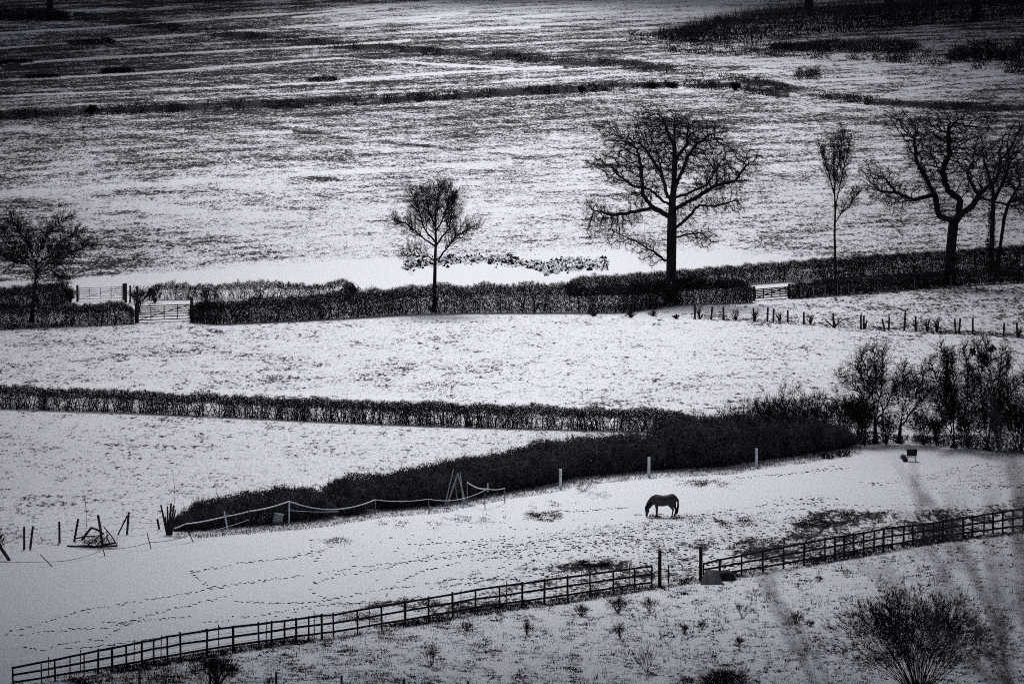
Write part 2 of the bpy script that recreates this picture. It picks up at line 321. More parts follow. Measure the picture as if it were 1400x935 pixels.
# ------------------------------------------------------------------ added unseen deck above the frame; its gap lights the middle, shades the edges
def shade_deck():
    h = 110.0; ox = h / math.tan(R(SUN_EL)) * math.sin(R(SUN_AZ)); oy = h / math.tan(R(SUN_EL)) * math.cos(R(SUN_AZ))
    gx = np.arange(-420, 421, 12.); gy = np.arange(60, 1500, 15.); X, Y = np.meshgrid(gx, gy)
    cx = (X - GAP_CX * Y); half = GAP_W * np.clip(Y, 250, 2000)
    q = (cx / half) ** 2 + (np.where(Y < GAP_Y, (Y - GAP_Y) / GAP_S0, (Y - GAP_Y) / GAP_S1)) ** 2
    edge = 1 + .15 * n2(X / 40, Y / 60, 77)
    th = 16 * np.clip((q - edge), 0, 1) ** .5
    nr, nc = X.shape; base = h + 5 * n2(X / 35, Y / 35, 5)
    T = np.stack([X + ox, Y + oy, base + th * (1.1 + .4 * n2(X / 20, Y / 20, 6)) + .2], -1).reshape(-1, 3); B = np.stack([X + ox, Y + oy, base - th * .3], -1).reshape(-1, 3)
    k = (q > edge); kc = k[:-1, :-1] & k[1:, :-1] & k[:-1, 1:] & k[1:, 1:]
    i = (np.arange(nr - 1)[:, None] * nc + np.arange(nc - 1)[None]); i = i[kc]; n = nr * nc
    ft = np.stack([i, i + 1, i + nc + 1, i + nc], -1); fb = np.stack([i, i + nc, i + nc + 1, i + 1], -1) + n
    from collections import Counter
    cnt = {}
    for q4 in ft:
        for a, b in zip(q4, np.roll(q4, -1)):
            if (b, a) in cnt: cnt.pop((b, a))
            else: cnt[(a, b)] = 1
    side = [[b, a, a + n, b + n] for a, b in cnt]
    m = bpy.data.materials.new('shade_deck_translucent'); m.use_nodes = True; nd = m.node_tree.nodes; lk = m.node_tree.links; nd.remove(nd['Principled BSDF'])
    t = nd.new('ShaderNodeBsdfTranslucent'); t.inputs[0].default_value = (DECK_T * .97, DECK_T * .98, DECK_T, 1); d = nd.new('ShaderNodeBsdfDiffuse'); d.inputs[0].default_value = (.8, .8, .82, 1)
    mx = nd.new('ShaderNodeMixShader'); mx.inputs[0].default_value = .5; lk.new(t.outputs[0], mx.inputs[1]); lk.new(d.outputs[0], mx.inputs[2]); lk.new(mx.outputs[0], nd['Material Output'].inputs[0])
    mb = MB(); mb.add(np.vstack([T, B]), f4=np.vstack([ft, fb, np.array(side)])); o = mb.build('added_shade_deck', m, smooth=True); tag(o, kind='structure')
GAP_CX, GAP_W, GAP_Y, GAP_S0, GAP_S1, DECK_T = -.002, .064, 500, 205, 500, .5  # gap of the added deck, shaped for a bright middle and dark edges
shade_deck()

# ------------------------------------------------------------------ vegetation builders
def along(basepx, step=.12, x0=None, x1=None):   # points each `step` metres on the ground under a pixel line
    xs = np.arange(basepx[0][0] if x0 is None else x0, (basepx[-1][0] if x1 is None else x1) + .01, 4.)
    P = G(xs, interp(basepx, xs)); d = np.concatenate([[0], np.cumsum(np.linalg.norm(np.diff(P[:, :2], axis=0), axis=1))])
    s = np.arange(0, d[-1], step); return np.stack([np.interp(s, d, P[:, k]) for k in range(3)], 1), s, d[-1]
def hedge(name, label, basepx, x0, x1, height, thick=1.1, dens=330, gaps=0, seed=1, thin=1.0, group=None, snow=0, cat='hedge', spiky=.35, mat='hedge', tw=(.22, .5, .03), leafy=0, hn=.11, setback=0.0, up=1.0, flat=1.0, stem=.28):
    """height: metres or [(px,m)...]; gaps 0..1: how much of the lower half is open"""
    P, s, Ltot = along(basepx, .1, x0, x1)
    pxs, _ = proj(P[:, 0], P[:, 1], P[:, 2]); H = interp(height, pxs) if isinstance(height, list) else np.full(len(s), float(height))
    H = H * (.45 + .55 * np.minimum(1, np.minimum(s, Ltot - s) / .9 + .05) ** .5)
    c = P[len(P) // 2]; root = empty(name, c, label, cat, group)
    T = norm(np.gradient(P, axis=0)); Nn = np.stack([-T[:, 1], T[:, 0], T[:, 2] * 0], 1)
    n = int(dens * Ltot * H.mean() * thick)
    i = rng.integers(0, len(P), n); z = rng.random(n); q = rng.uniform(-1, 1, n)
    hh = H[i] * (1 + hn * snoise(s[i] * 1.3, seed) + .7 * hn * snoise(s[i] * 5, seed + 1) + .6 * hn * snoise(s[i] * 17, seed + 2))
    prof = np.where(z < .75, .75 + .25 * z / .75, 1 - .35 * (z - .75) / .25)
    keep = np.ones(n, bool)
    keep &= (thin == 0) | (rng.random(n) < .8 + .5 * snoise(s[i] * 2.6, seed + 21) - .35 * (z > .7) * (snoise(s[i] * 7, seed + 22) < -.2))
    if gaps:
        g = snoise(s[i] * 1.1, seed + 5) * .6 + snoise(s[i] * 4, seed + 6) * .6
        low = sst(.62, .5, z) * sst(.0, .07, z); keep = rng.random(n) > low * np.clip(gaps * (1.0 + g * .9), 0, .985)
    i, z, q, hh, prof = i[keep], z[keep], q[keep], hh[keep], prof[keep]
    A = P[i] + Nn[i] * (q * thick / 2 * prof + setback)[:, None] + T[i] * rng.uniform(-.08, .08, len(i))[:, None]; A[:, 2] = hgt(A[:, 0], A[:, 1]) + z * hh
    D = rng.normal(size=(len(i), 3)); D[:, :2] *= flat; D[:, 2] = np.abs(D[:, 2]) * 1.1 * up + .15 * up
    mb = MB(); blades(mb, A, D, rng.uniform(tw[0], tw[1], len(i)) * (.5 + .5 * (z < .85)), tw[2] * rng.uniform(.6, 1.3, len(i)))
    if leafy: k = rng.integers(0, len(A), int(leafy * len(A))); leaves(mb, A[k] + rng.normal(size=(len(k), 3)) * .06, rng.uniform(.04, .08, len(k)))
    # spiky uprights on the clipped top
    m = int(Ltot * 40 * spiky / .35); i = rng.integers(0, len(P), m); A = P[i] + Nn[i] * (rng.uniform(-.5, .5, m) * thick * .8 + setback)[:, None]
    A[:, 2] = hgt(A[:, 0], A[:, 1]) + H[i] * (.9 + hn * snoise(s[i] * 1.3, seed) + .5 * hn * snoise(s[i] * 5, seed + 1)); D = rng.normal(size=(m, 3)) * .35; D[:, 2] = 1
    blades(mb, A, D, rng.uniform(.1, 1, m) ** 2 * spiky + .1, .03)
    tw_ob = mb.build('twigs', M[mat], root)
    # stems: leaning, forking from the ground
    m = int(Ltot / stem); i = rng.integers(0, len(P), m); A = P[i] + Nn[i] * (rng.uniform(-.3, .3, m) * thick + setback)[:, None]; A[:, 2] = hgt(A[:, 0], A[:, 1]) - .05
    sb = MB(); lean = rng.normal(size=(m, 3)) * .28; lean[:, 2] = 1; mid = A + norm(lean) * (H[i] * rng.uniform(.35, .55, m))[:, None]
    r = rng.uniform(.018, .042, m); tubes(sb, A, mid, r, r * .75, 4)
    for _ in range(2):
        l2 = lean + rng.normal(size=(m, 3)) * .4; l2[:, 2] = 1; tubes(sb, mid, mid + norm(l2) * (H[i] * rng.uniform(.35, .5, m))[:, None], r * .7, r * .35, 3)
    sb.build('stems', M['twig'], root)
    if snow:
        m = int(Ltot * snow); i = rng.integers(0, len(P), m); k = snoise(s[i] * .6, seed + 9) > -.1; i = i[k]; m = len(i)
        zz = rng.uniform(.1, .95, m) ** .7
        A = P[i] + Nn[i] * (rng.uniform(-.6, .35, m) * thick + setback)[:, None]; A[:, 2] = hgt(A[:, 0], A[:, 1]) + H[i] * zz
        sn = MB(); leaves(sn, A, rng.uniform(.03, .09, m)); sn.build('clinging_snow', M['snow'], tw_ob, base=root)
    return root

def grow(root_pts, attr, step, di, dk, jit=.15, maxit=140, trop=.0, seed=1, par0=None):
    """space colonisation: nodes start as root_pts chain"""
    rs = np.random.default_rng(seed)
    N = [np.array(p, float) for p in root_pts]; par = list(par0) if par0 else [-1] + list(range(len(root_pts) - 1)); A = attr.copy()
    arr = np.array(N); D = np.linalg.norm(A[:, None] - arr[None], axis=2); best = D.argmin(1); bd = D.min(1)
    for it in range(maxit):
        if len(A) == 0: break
        ok = bd < di
        if not ok.any():
            di *= 1.5; 
            if di > 60: break
            continue
        idx = best[ok]; vec = norm(A[ok] - arr[idx]); u, inv = np.unique(idx, return_inverse=True)
        sm = np.zeros((len(u), 3)); np.add.at(sm, inv, vec); sm = norm(sm)
        pu = np.array([par[k] for k in u]); pd = norm(arr[u] - arr[np.maximum(pu, 0)]); 
        d = norm(sm + rs.normal(size=sm.shape) * jit + pd * .35 + np.array([0, 0, trop])); new = arr[u] + d * step
        base = len(arr); arr = np.vstack([arr, new]); par += list(u)
        D = np.linalg.norm(A[:, None] - new[None], axis=2); m = D.min(1); am = D.argmin(1) + base
        upd = m < bd; bd = np.where(upd, m, bd); best = np.where(upd, am, best)
        keep = bd > dk; A = A[keep]; bd = bd[keep]; best = best[keep]
    return arr, np.array(par)
def tree(name, label, base, trunk, ells, trunk_r, n_attr=1500, step=.3, dk=.35, di=3.5, jit=.2, seed=1, twigs=5, twl=(.25, .6), tip=.014, tww=.018, group='bare winter trees', depth=.8, expo=2.3, ivy=None, trop=.05, cat='tree', matk='bark', hollow=.0, droop=0.0, limbs=(), twr=.65, around=0):
    """base px; trunk: px points up the trunk; ells: crown ellipses in px; all in the plane of the base"""
    b = G(*base); Yp = b[1]; k = mpp(Yp) / cp; rs = np.random.default_rng(seed)
    tp = [b - np.array([0, 0, .1])] + [at(x, y, Yp) + np.array([0, rs.uniform(-.2, .2), 0]) for x, y in trunk]
    # densify trunk
    pts = [tp[0]]
    for a, c in zip(tp[:-1], tp[1:]):
        m = max(1, int(np.linalg.norm(c - a) / step)); pts += [a + (c - a) * (j + 1) / m for j in range(m)]
    ells = list(ells) + [(x + rs.uniform(-6, 6), y + rs.uniform(-6, 6), around * rs.uniform(.7, 1.25), around * rs.uniform(.6, 1.0)) for L in limbs for x, y in L[2:] for _ in range(1 if around else 0)]
    area = sum(e[2] * e[3] for e in ells); att = []
    for cx, cy, rx, ry in ells:
        m = int(n_attr * rx * ry / area); q = rs.normal(size=(m, 3)); q /= np.linalg.norm(q, axis=1)[:, None]; q *= (hollow + (1 - hollow) * rs.random(m)[:, None] ** (1 / 2.2))
        c = at(cx, cy, Yp); att.append(c + q * np.array([rx * k, rx * k * depth, ry * k]))
    att = np.concatenate(att); att = att[att[:, 2] > b[2] + .6]
    par0 = [-1] + list(range(len(pts) - 1)); ntr = len(pts)
    for li, L in enumerate(limbs):
        Q = np.array(pts); s0 = at(L[0][0], L[0][1], Yp); dq = np.hypot(Q[:, 0] - s0[0], Q[:, 2] - s0[2]); prev = int(dq.argmin()); y0 = pts[prev][1]
        dy = rs.uniform(-1, 1) * depth * np.hypot((L[-1][0] - L[0][0]), (L[-1][1] - L[0][1])) * k * .7; cur = pts[prev]
        for j in range(1, len(L)):
            c = at(L[j][0], L[j][1], Yp); c[1] = y0 + dy * (j / (len(L) - 1)) ** 1.2; m = max(1, int(np.linalg.norm(c - cur) / step)); a = cur
            for q in range(m):
                w_ = a + (c - a) * (q + 1) / m + (rs.normal(size=3) * jit * step * .35 if q < m - 1 else 0); pts.append(w_); par0.append(prev); prev = len(pts) - 1
            cur = c
    arr, par = grow(pts, att, step, di, dk, jit, seed=seed, trop=trop, par0=par0)
    n = len(arr); acc = np.zeros(n); kids = np.zeros(n, int)
    for i in range(n - 1, 0, -1):
        if kids[i] == 0: acc[i] = tip ** expo
        acc[par[i]] += acc[i]; kids[par[i]] += 1
    rad = acc ** (1 / expo); ref = rad[min(3, ntr - 1)]; sc = (trunk_r - tip) / max(ref - tip, 1e-6)
    rad = tip + (rad - tip) * sc
    zr = (arr[:, 2] - b[2]); flare = np.where(np.arange(n) < ntr, 1 + .5 * np.exp(-zr / (trunk_r * 1.6)), 1); rad = rad * flare
    # limb weight even on shrubs
    Dn = np.zeros((n, 3)); Dn[1:] = arr[1:] - arr[par[1:]]; Dn[0] = Dn[1]
    i = np.arange(1, n); p = par[i]; rp = np.minimum(rad[p], rad[i] * 1.35 + .004); rp = np.where(i < ntr, rad[p], rp)
    root = empty(name, b, label, cat, group)
    big = rad[i] > trunk_r * .16
    t = MB(); tubes(t, arr[p[big]], arr[i[big]], rp[big], rad[i[big]], 8, Dn[p[big]], Dn[i[big]]); t.build('trunk', M[matk], root, smooth=True)
    c = MB(); s = ~big; tubes(c, arr[p[s]], arr[i[s]], rp[s], rad[i[s]], 4, Dn[p[s]], Dn[i[s]])
    thin = i[rad[i] < max(tip * 3.0, .05)]; src = np.repeat(thin, twigs); m = len(src)
    if m:
        d = norm(Dn[src]) * .8 + rs.normal(size=(m, 3)) * twr; d[:, 2] += trop * 3 - droop; L = rs.uniform(*twl, m)
        fr = rs.random(m)[:, None]; P0 = arr[src] - Dn[src] * fr; d = norm(d); P1 = P0 + d * L[:, None] * .5
        d2 = norm(d + rs.normal(size=(m, 3)) * .35); P2 = P1 + d2 * L[:, None] * .5
        V = MB(); blades(c, P0, d, L * .8, tww); blades(c, P1, d2, L * .6, tww * .8)
        # side twiglets
        d3 = norm(d + rs.normal(size=(m, 3)) * .7); blades(c, P0 + d * L[:, None] * .3, d3, L * .5, tww * .7)
    c.build('crown', M['twig'], root)
    if ivy:
        iv = MB()
        for (x, y, rx, ry, num) in ivy:
            q = rs.normal(size=(num, 3)); q /= np.linalg.norm(q, axis=1)[:, None]; q *= rs.random(num)[:, None] ** .5
            leaves(iv, at(x, y, Yp) + q * np.array([rx * k, rx * k, ry * k]), rs.uniform(.05, .1, num))
        iv.build('ivy', M['ivy'], root)
    return root
def fan_tree(name, label, base, trunk, limbs, trunk_r, L0, seed=1, kids=2, lv=3, group='bare winter trees', ang=.65, trop=.22, depth=.8, tipw=.018, ivy=None, gn=.13, r1=.045, start=.25, cat='tree', sub=0, subL=3.2):
    """trunk and limbs read off the photograph; side branches fork and fan outward from every limb"""
    rs = np.random.default_rng(seed); b = G(*base); Yp = b[1]; k = mpp(Yp) / cp; step = .28
    T = [b - np.array([0, 0, .1])] + [at(x, y, Yp) + np.array([0, rs.uniform(-.08, .08), 0]) for x, y in trunk]
    def dens(P):
        out = [P[0]]
        for a, c in zip(P[:-1], P[1:]): m = max(1, int(np.linalg.norm(c - a) / step)); out += [a + (c - a) * (j + 1) / m for j in range(m)]
        return np.array(out)
    T = dens(T); n = len(T); rt = trunk_r * (1 - .93 * (np.arange(n) / (n - 1)) ** 1.6) + .5 * trunk_r * np.exp(-(T[:, 2] - b[2]) / (trunk_r * 1.6))
    root = empty(name, b, label, cat, group); tb = MB(); path(tb, T, rt, 9); cb = MB(); SP, SD, SL = [], [], []
    def spawn(Q, r, frac0):
        dv = norm(np.gradient(Q, axis=0)); m = len(Q)
        for j in range(m):
            f_ = j / max(1, m - 1)
            if f_ < frac0: continue
            for _ in range(kids): SP.append(Q[j]); SD.append(dv[j]); SL.append(L0 * (1.15 - .55 * f_) * rs.uniform(.6, 1.15))
    spawn(T[int(n * .45):], rt, .3)
    for L in limbs:
        s0 = at(L[0][0], L[0][1], Yp); j = int(np.hypot(T[:, 0] - s0[0], T[:, 2] - s0[2]).argmin()); o = T[j]
        ln = math.hypot(L[-1][0] - L[0][0], L[-1][1] - L[0][1]) * k; dy = rs.uniform(-1, 1) * depth * ln * .7
        Q = [o]
        for q in range(1, len(L)): c = at(L[q][0], L[q][1], Yp); c[1] = o[1] + dy * (q / (len(L) - 1)); Q.append(c)
        Q = dens(Q); Q[1:-1] += rs.normal(size=Q[1:-1].shape) * gn * .25; r0 = min(rt[j] * .85, trunk_r * (.35 + .3 * min(1, ln / 7))); rr = r0 + (.03 - r0) * np.linspace(0, 1, len(Q)) ** .75
        path(tb, Q, rr, 7, False); spawn(Q, rr, start)
        dv = norm(np.gradient(Q, axis=0))
        for si in range(sub):
            j = int(len(Q) * rs.uniform(.2, .85)); v = rs.normal(size=3); v -= v @ dv[j] * dv[j]; v /= np.linalg.norm(v); d = dv[j] * .55 + v * .75 + np.array([0, 0, .25]); W = [Q[j]]; LL = subL * rs.uniform(.6, 1.2); ns = 10
            for q in range(ns): d = d + rs.normal(size=3) * gn * 1.5 + np.array([0, 0, .04]); d /= np.linalg.norm(d); W.append(W[-1] + d * LL / ns)
            W = np.array(W); ra = min(rr[j] * .65, .10); path(tb, W, ra + (.022 - ra) * np.linspace(0, 1, len(W)), 5, False); spawn(W, None, .15)
    tb.build('trunk', M['bark'], root, smooth=True)
    P, D, L = np.array(SP), np.array(SD), np.array(SL); r = np.full(len(P), r1)
    def side(D):
        v = rs.normal(size=D.shape); v = norm(v - (v * D).sum(1, keepdims=True) * D); return norm(D * (1 - ang * .45) + v * ang + np.array([0, 0, trop]))
    D = side(D)
    for l in range(lv):
        NP, ND, NL, NR = [], [], [], []
        for sg in range(3):
            D = norm(D + rs.normal(size=D.shape) * gn + np.array([0, 0, trop * .25])); Q = P + D * (L / 3)[:, None]
            tubes(cb, P, Q, r, r * .8, 4 if l == 0 else 3); P = Q; r = r * .8
            kk = 1 if l < lv - 1 else 2
            NP.append(np.repeat(P, kk, 0)); ND.append(np.repeat(D, kk, 0)); NL.append(np.repeat(L, kk) * rs.uniform(.4, .7, len(L) * kk)); NR.append(np.repeat(r, kk) * .62)
        P, D, L, r = np.concatenate(NP), side(np.concatenate(ND)), np.concatenate(NL), np.maximum(np.concatenate(NR), tipw * .4)
    blades(cb, P, D, L * 1.1, tipw); D2 = side(D); blades(cb, P + D * (L * .35)[:, None], D2, L * .7, tipw * .8)
    cb.build('crown', M['twig'], root)
    if ivy:
        iv = MB()
        for (x, y, rx, ry, num) in ivy:
            q = rs.normal(size=(num, 3)); q /= np.linalg.norm(q, axis=1)[:, None]; q *= rs.random(num)[:, None] ** .5
            leaves(iv, at(x, y, Yp) + q * np.array([rx * k, rx * k, ry * k]), rs.uniform(.05, .1, num))
        iv.build('ivy', M['ivy'], root)
    return root
def shrub(name, label, base, wpx, hpx, nst=14, seed=1, r=.02, group=None, fork=3, twig=.02, cat='shrub', depth=.8, lean=(0, 0), spread=1.0, levels=3, mat='twig', curl=.12):
    """many stems fanning out of one root, forking upward"""
    rs = np.random.default_rng(seed); b = G(*base); k = mpp(b[1]); W = wpx * k; H = hpx * k
    root = empty(name, b, label, cat, group)
    st = MB(); tw = MB(); P = np.repeat(b[None], nst, 0) - np.array([0, 0, .06])
    th = rs.uniform(0, 6.283, nst); q = rs.random(nst) ** .6; D = np.stack([np.cos(th) * q * W / 2 * spread, np.sin(th) * q * W / 2 * depth * spread, np.full(nst, H) * (1 - .35 * q ** 2)], 1)
    rem = np.linalg.norm(D, axis=1) * rs.uniform(.8, 1.05, nst); D = norm(D + np.array([lean[0], 0, lean[1]])); rr = np.full(nst, r)
    for lv in range(levels):
        frac = [.38, .42, .5, .5][lv]; seg = 3
        for sgi in range(seg):
            D = norm(D + rs.normal(size=D.shape) * curl + np.array([0, 0, .04])); Q = P + D * (rem * frac / seg)[:, None]
            tubes(st if lv < 2 else tw, P, Q, rr, rr * .9, 4 if lv < 2 else 3); 
            if lv > 0:
                dd = norm(D + rs.normal(size=D.shape) * .6); blades(tw, (P + Q) / 2, dd, rem * .22, twig)
            P = Q; rr = rr * .9
        rem = rem * (1 - frac)
        P = np.repeat(P, fork, 0); D = norm(np.repeat(D, fork, 0) + rs.normal(size=(len(P), 3)) * .33); rem = np.repeat(rem, fork) * rs.uniform(.6, 1.15, len(P)); rr = np.repeat(rr * .7, fork)
    for _ in range(2):
        dd = norm(D + rs.normal(size=D.shape) * .25); blades(tw, P, dd, rem * .9, twig)
    st.build('stems', M[mat], root); tw.build('twigs', M[mat], root)
    return root
def tufts(name, label, px, py, h, wd, nb=5, mat='grass', spread=.08, cat='grass', lean=.5, up=1.0, kind='stuff'):
    P = G(px, py); n = len(P); A = np.repeat(P, nb, 0); m = len(A); A[:, :2] += rng.normal(size=(m, 2)) * np.array([spread, spread]); A[:, 2] = hgt(A[:, 0], A[:, 1]) - .02
    D = rng.normal(size=(m, 3)) * lean; D[:, 2] = up; hh = np.repeat(np.broadcast_to(h, (n,)), nb) * rng.uniform(.5, 1.1, m); mb = MB()
    blades(mb, A, D, hh, wd); o = mb.build(name, M[mat]); return tag(o, label, cat, kind=kind)

# ------------------------------------------------------------------ hedges
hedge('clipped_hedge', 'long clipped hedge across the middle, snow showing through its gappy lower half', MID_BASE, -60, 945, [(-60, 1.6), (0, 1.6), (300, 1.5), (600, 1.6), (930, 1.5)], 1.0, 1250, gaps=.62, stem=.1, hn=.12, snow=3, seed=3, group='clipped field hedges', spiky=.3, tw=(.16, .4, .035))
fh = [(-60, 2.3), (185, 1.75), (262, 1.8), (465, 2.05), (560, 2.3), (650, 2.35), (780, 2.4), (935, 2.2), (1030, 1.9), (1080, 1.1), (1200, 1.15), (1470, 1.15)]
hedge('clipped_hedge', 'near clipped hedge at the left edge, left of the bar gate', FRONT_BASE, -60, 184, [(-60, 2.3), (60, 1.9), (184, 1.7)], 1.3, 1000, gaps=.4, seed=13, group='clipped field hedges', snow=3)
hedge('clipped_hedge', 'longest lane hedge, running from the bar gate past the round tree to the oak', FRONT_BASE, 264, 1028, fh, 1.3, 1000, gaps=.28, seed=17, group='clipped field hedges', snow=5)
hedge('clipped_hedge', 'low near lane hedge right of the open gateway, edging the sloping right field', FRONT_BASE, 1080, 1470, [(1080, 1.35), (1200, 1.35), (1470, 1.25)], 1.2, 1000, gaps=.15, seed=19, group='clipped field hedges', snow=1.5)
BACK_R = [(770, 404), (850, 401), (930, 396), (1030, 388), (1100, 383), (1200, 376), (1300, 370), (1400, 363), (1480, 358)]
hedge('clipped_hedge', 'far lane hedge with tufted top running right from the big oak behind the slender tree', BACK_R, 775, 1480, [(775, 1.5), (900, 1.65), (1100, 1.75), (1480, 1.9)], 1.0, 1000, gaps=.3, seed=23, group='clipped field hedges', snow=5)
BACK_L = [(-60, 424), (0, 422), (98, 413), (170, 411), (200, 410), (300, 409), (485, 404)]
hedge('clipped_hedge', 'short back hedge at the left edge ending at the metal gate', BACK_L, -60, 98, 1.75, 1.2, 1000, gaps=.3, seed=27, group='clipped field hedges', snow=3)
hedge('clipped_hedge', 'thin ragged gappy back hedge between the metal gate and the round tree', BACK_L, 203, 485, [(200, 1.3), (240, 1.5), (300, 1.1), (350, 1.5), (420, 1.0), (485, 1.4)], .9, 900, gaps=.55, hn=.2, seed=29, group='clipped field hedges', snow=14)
# bramble bank: three clumps
def bramble(label, x0, x1, height, thick, seed, dens=560):
    r = hedge('bramble_thicket', label, BRAM_BASE, x0, x1, height, thick, dens, seed=seed, group='bramble thickets along the paddock', cat='bramble', thin=0, spiky=.8, mat='bramble', tw=(.15, .4, .045), leafy=.5, hn=.13, setback=thick / 2)
    P, s, L = along(BRAM_BASE, .1, x0, x1); pxs, _ = proj(P[:, 0], P[:, 1], P[:, 2]); H = interp(height, pxs); m = int(L * 16); i = rng.integers(0, len(P), m)
    mb = MB(); T = norm(np.gradient(P, axis=0)); Nn = np.stack([-T[:, 1], T[:, 0], T[:, 2] * 0], 1)
    A = P[i] + Nn[i] * (rng.random(m) * thick)[:, None]; A[:, 2] += H[i] * .82; th = rng.uniform(0, 6.28, m); hd = np.stack([np.cos(th), np.sin(th) * .5, 0 * th], 1)
    Lc = rng.uniform(.3, 1.25, m); prev = A
    for k in range(1, 6):
        t = k / 5; Q = A + hd * (Lc * t)[:, None]; Q[:, 2] = A[:, 2] + Lc * (1.3 * t - 1.5 * t * t); tubes(mb, prev, Q, .014, .012, 3); 
        leaves(mb, Q, np.full(m, .05)); prev = Q
    mb.build('arching_canes', M['bramble'], r); return r
bramble('smaller low bramble mound at the left end, behind the white tape fence', 240, 466, [(240, .35), (285, 1.45), (340, 1.75), (395, 1.95), (440, 1.7), (466, 1.1)], 2.6, 41)
bramble('long dark bramble bank behind the wigwam of poles, rising to the middle hedge', 476, 905, [(476, 1.7), (500, 1.95), (640, 2.2), (690, 2.15), (780, 2.3), (905, 2.3)], 2.8, 43)
bramble('tallest and darkest bramble thicket, beyond the horse and two white posts, joining the trees', 900, 1178, [(900, 2.5), (930, 3.2), (1030, 2.8), (1110, 2.3), (1178, 1.2)], 3.2, 47, 560)
# feathery saplings standing out of that thicket
for j, (x, w_, h_) in enumerate(((960, 60, 78), (1000, 66, 88), (1042, 70, 98), (1078, 74, 102), (1112, 60, 92), (1150, 50, 84), (1175, 44, 78))):
    shrub('hawthorn_sapling', 'bare feathery sapling in the tall bramble thicket, ' + ['leftmost, nearest the hedge corner', 'second from the left', 'third from the left', 'tallest in the middle', 'right of the tallest', 'second from the right', 'rightmost, beside the trees'][j],
          (x, interp(BRAM_BASE, x) - 9), w_ * 1.3, h_ + 6, 38, 60 + j, .018, 'saplings in the bramble thicket', 3, .03)

# ------------------------------------------------------------------ trees
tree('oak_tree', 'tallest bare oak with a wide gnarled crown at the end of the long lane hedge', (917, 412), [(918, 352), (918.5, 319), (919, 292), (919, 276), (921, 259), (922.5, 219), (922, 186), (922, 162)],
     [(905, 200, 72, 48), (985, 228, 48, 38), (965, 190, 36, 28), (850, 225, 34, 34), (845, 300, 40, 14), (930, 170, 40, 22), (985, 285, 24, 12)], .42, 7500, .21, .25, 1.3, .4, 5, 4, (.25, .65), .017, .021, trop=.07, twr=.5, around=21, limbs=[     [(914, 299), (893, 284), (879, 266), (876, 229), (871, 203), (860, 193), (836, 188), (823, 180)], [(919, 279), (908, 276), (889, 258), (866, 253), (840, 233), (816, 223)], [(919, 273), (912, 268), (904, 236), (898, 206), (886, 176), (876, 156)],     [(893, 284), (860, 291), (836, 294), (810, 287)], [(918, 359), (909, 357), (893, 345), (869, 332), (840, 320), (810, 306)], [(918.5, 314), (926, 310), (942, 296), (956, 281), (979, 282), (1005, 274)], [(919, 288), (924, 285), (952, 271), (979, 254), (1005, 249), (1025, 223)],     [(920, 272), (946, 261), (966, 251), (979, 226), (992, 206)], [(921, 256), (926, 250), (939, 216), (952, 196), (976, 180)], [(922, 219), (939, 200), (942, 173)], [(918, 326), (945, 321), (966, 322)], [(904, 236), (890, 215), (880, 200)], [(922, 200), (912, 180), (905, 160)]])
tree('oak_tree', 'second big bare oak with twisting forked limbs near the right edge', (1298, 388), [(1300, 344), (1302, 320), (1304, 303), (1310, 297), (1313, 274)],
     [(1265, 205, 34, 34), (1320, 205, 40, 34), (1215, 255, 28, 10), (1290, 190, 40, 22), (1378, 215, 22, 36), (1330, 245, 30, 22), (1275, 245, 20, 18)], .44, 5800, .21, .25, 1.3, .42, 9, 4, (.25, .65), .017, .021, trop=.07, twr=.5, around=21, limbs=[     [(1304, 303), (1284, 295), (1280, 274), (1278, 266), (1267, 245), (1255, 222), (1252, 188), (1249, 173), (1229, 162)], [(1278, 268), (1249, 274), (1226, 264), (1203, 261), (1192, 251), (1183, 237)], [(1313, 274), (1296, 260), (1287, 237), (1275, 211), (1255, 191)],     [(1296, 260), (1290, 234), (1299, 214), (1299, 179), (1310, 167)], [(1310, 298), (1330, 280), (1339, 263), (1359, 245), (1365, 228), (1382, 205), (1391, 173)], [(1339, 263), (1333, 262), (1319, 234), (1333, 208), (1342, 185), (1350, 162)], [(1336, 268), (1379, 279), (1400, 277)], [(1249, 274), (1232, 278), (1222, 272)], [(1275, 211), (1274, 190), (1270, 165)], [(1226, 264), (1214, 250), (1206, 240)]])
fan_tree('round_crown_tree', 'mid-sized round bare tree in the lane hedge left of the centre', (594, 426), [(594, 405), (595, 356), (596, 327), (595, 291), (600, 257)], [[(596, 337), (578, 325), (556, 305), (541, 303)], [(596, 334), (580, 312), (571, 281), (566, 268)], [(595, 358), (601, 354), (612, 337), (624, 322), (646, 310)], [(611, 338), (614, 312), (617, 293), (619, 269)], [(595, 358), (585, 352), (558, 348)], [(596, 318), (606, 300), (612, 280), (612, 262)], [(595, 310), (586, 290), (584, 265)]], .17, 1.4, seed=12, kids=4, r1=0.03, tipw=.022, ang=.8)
fan_tree('spreading_tree', 'small flat-topped spreading bare tree at the left edge', (43, 440), [(46, 405), (48, 388), (51, 363)], [[(51, 363), (71, 355), (83, 345), (108, 340), (128, 332)], [(50, 366), (31, 359), (11, 353), (-8, 344)], [(51, 361), (56, 336), (67, 318), (86, 300)], [(51, 361), (38, 334), (25, 311), (14, 300)], [(50, 368), (68, 370), (90, 382)], [(71, 355), (88, 330), (104, 316)], [(31, 359), (14, 336), (2, 320)]], .2, 1.25, seed=15, kids=5, r1=0.03, tipw=.024, start=.12, trop=0.05)
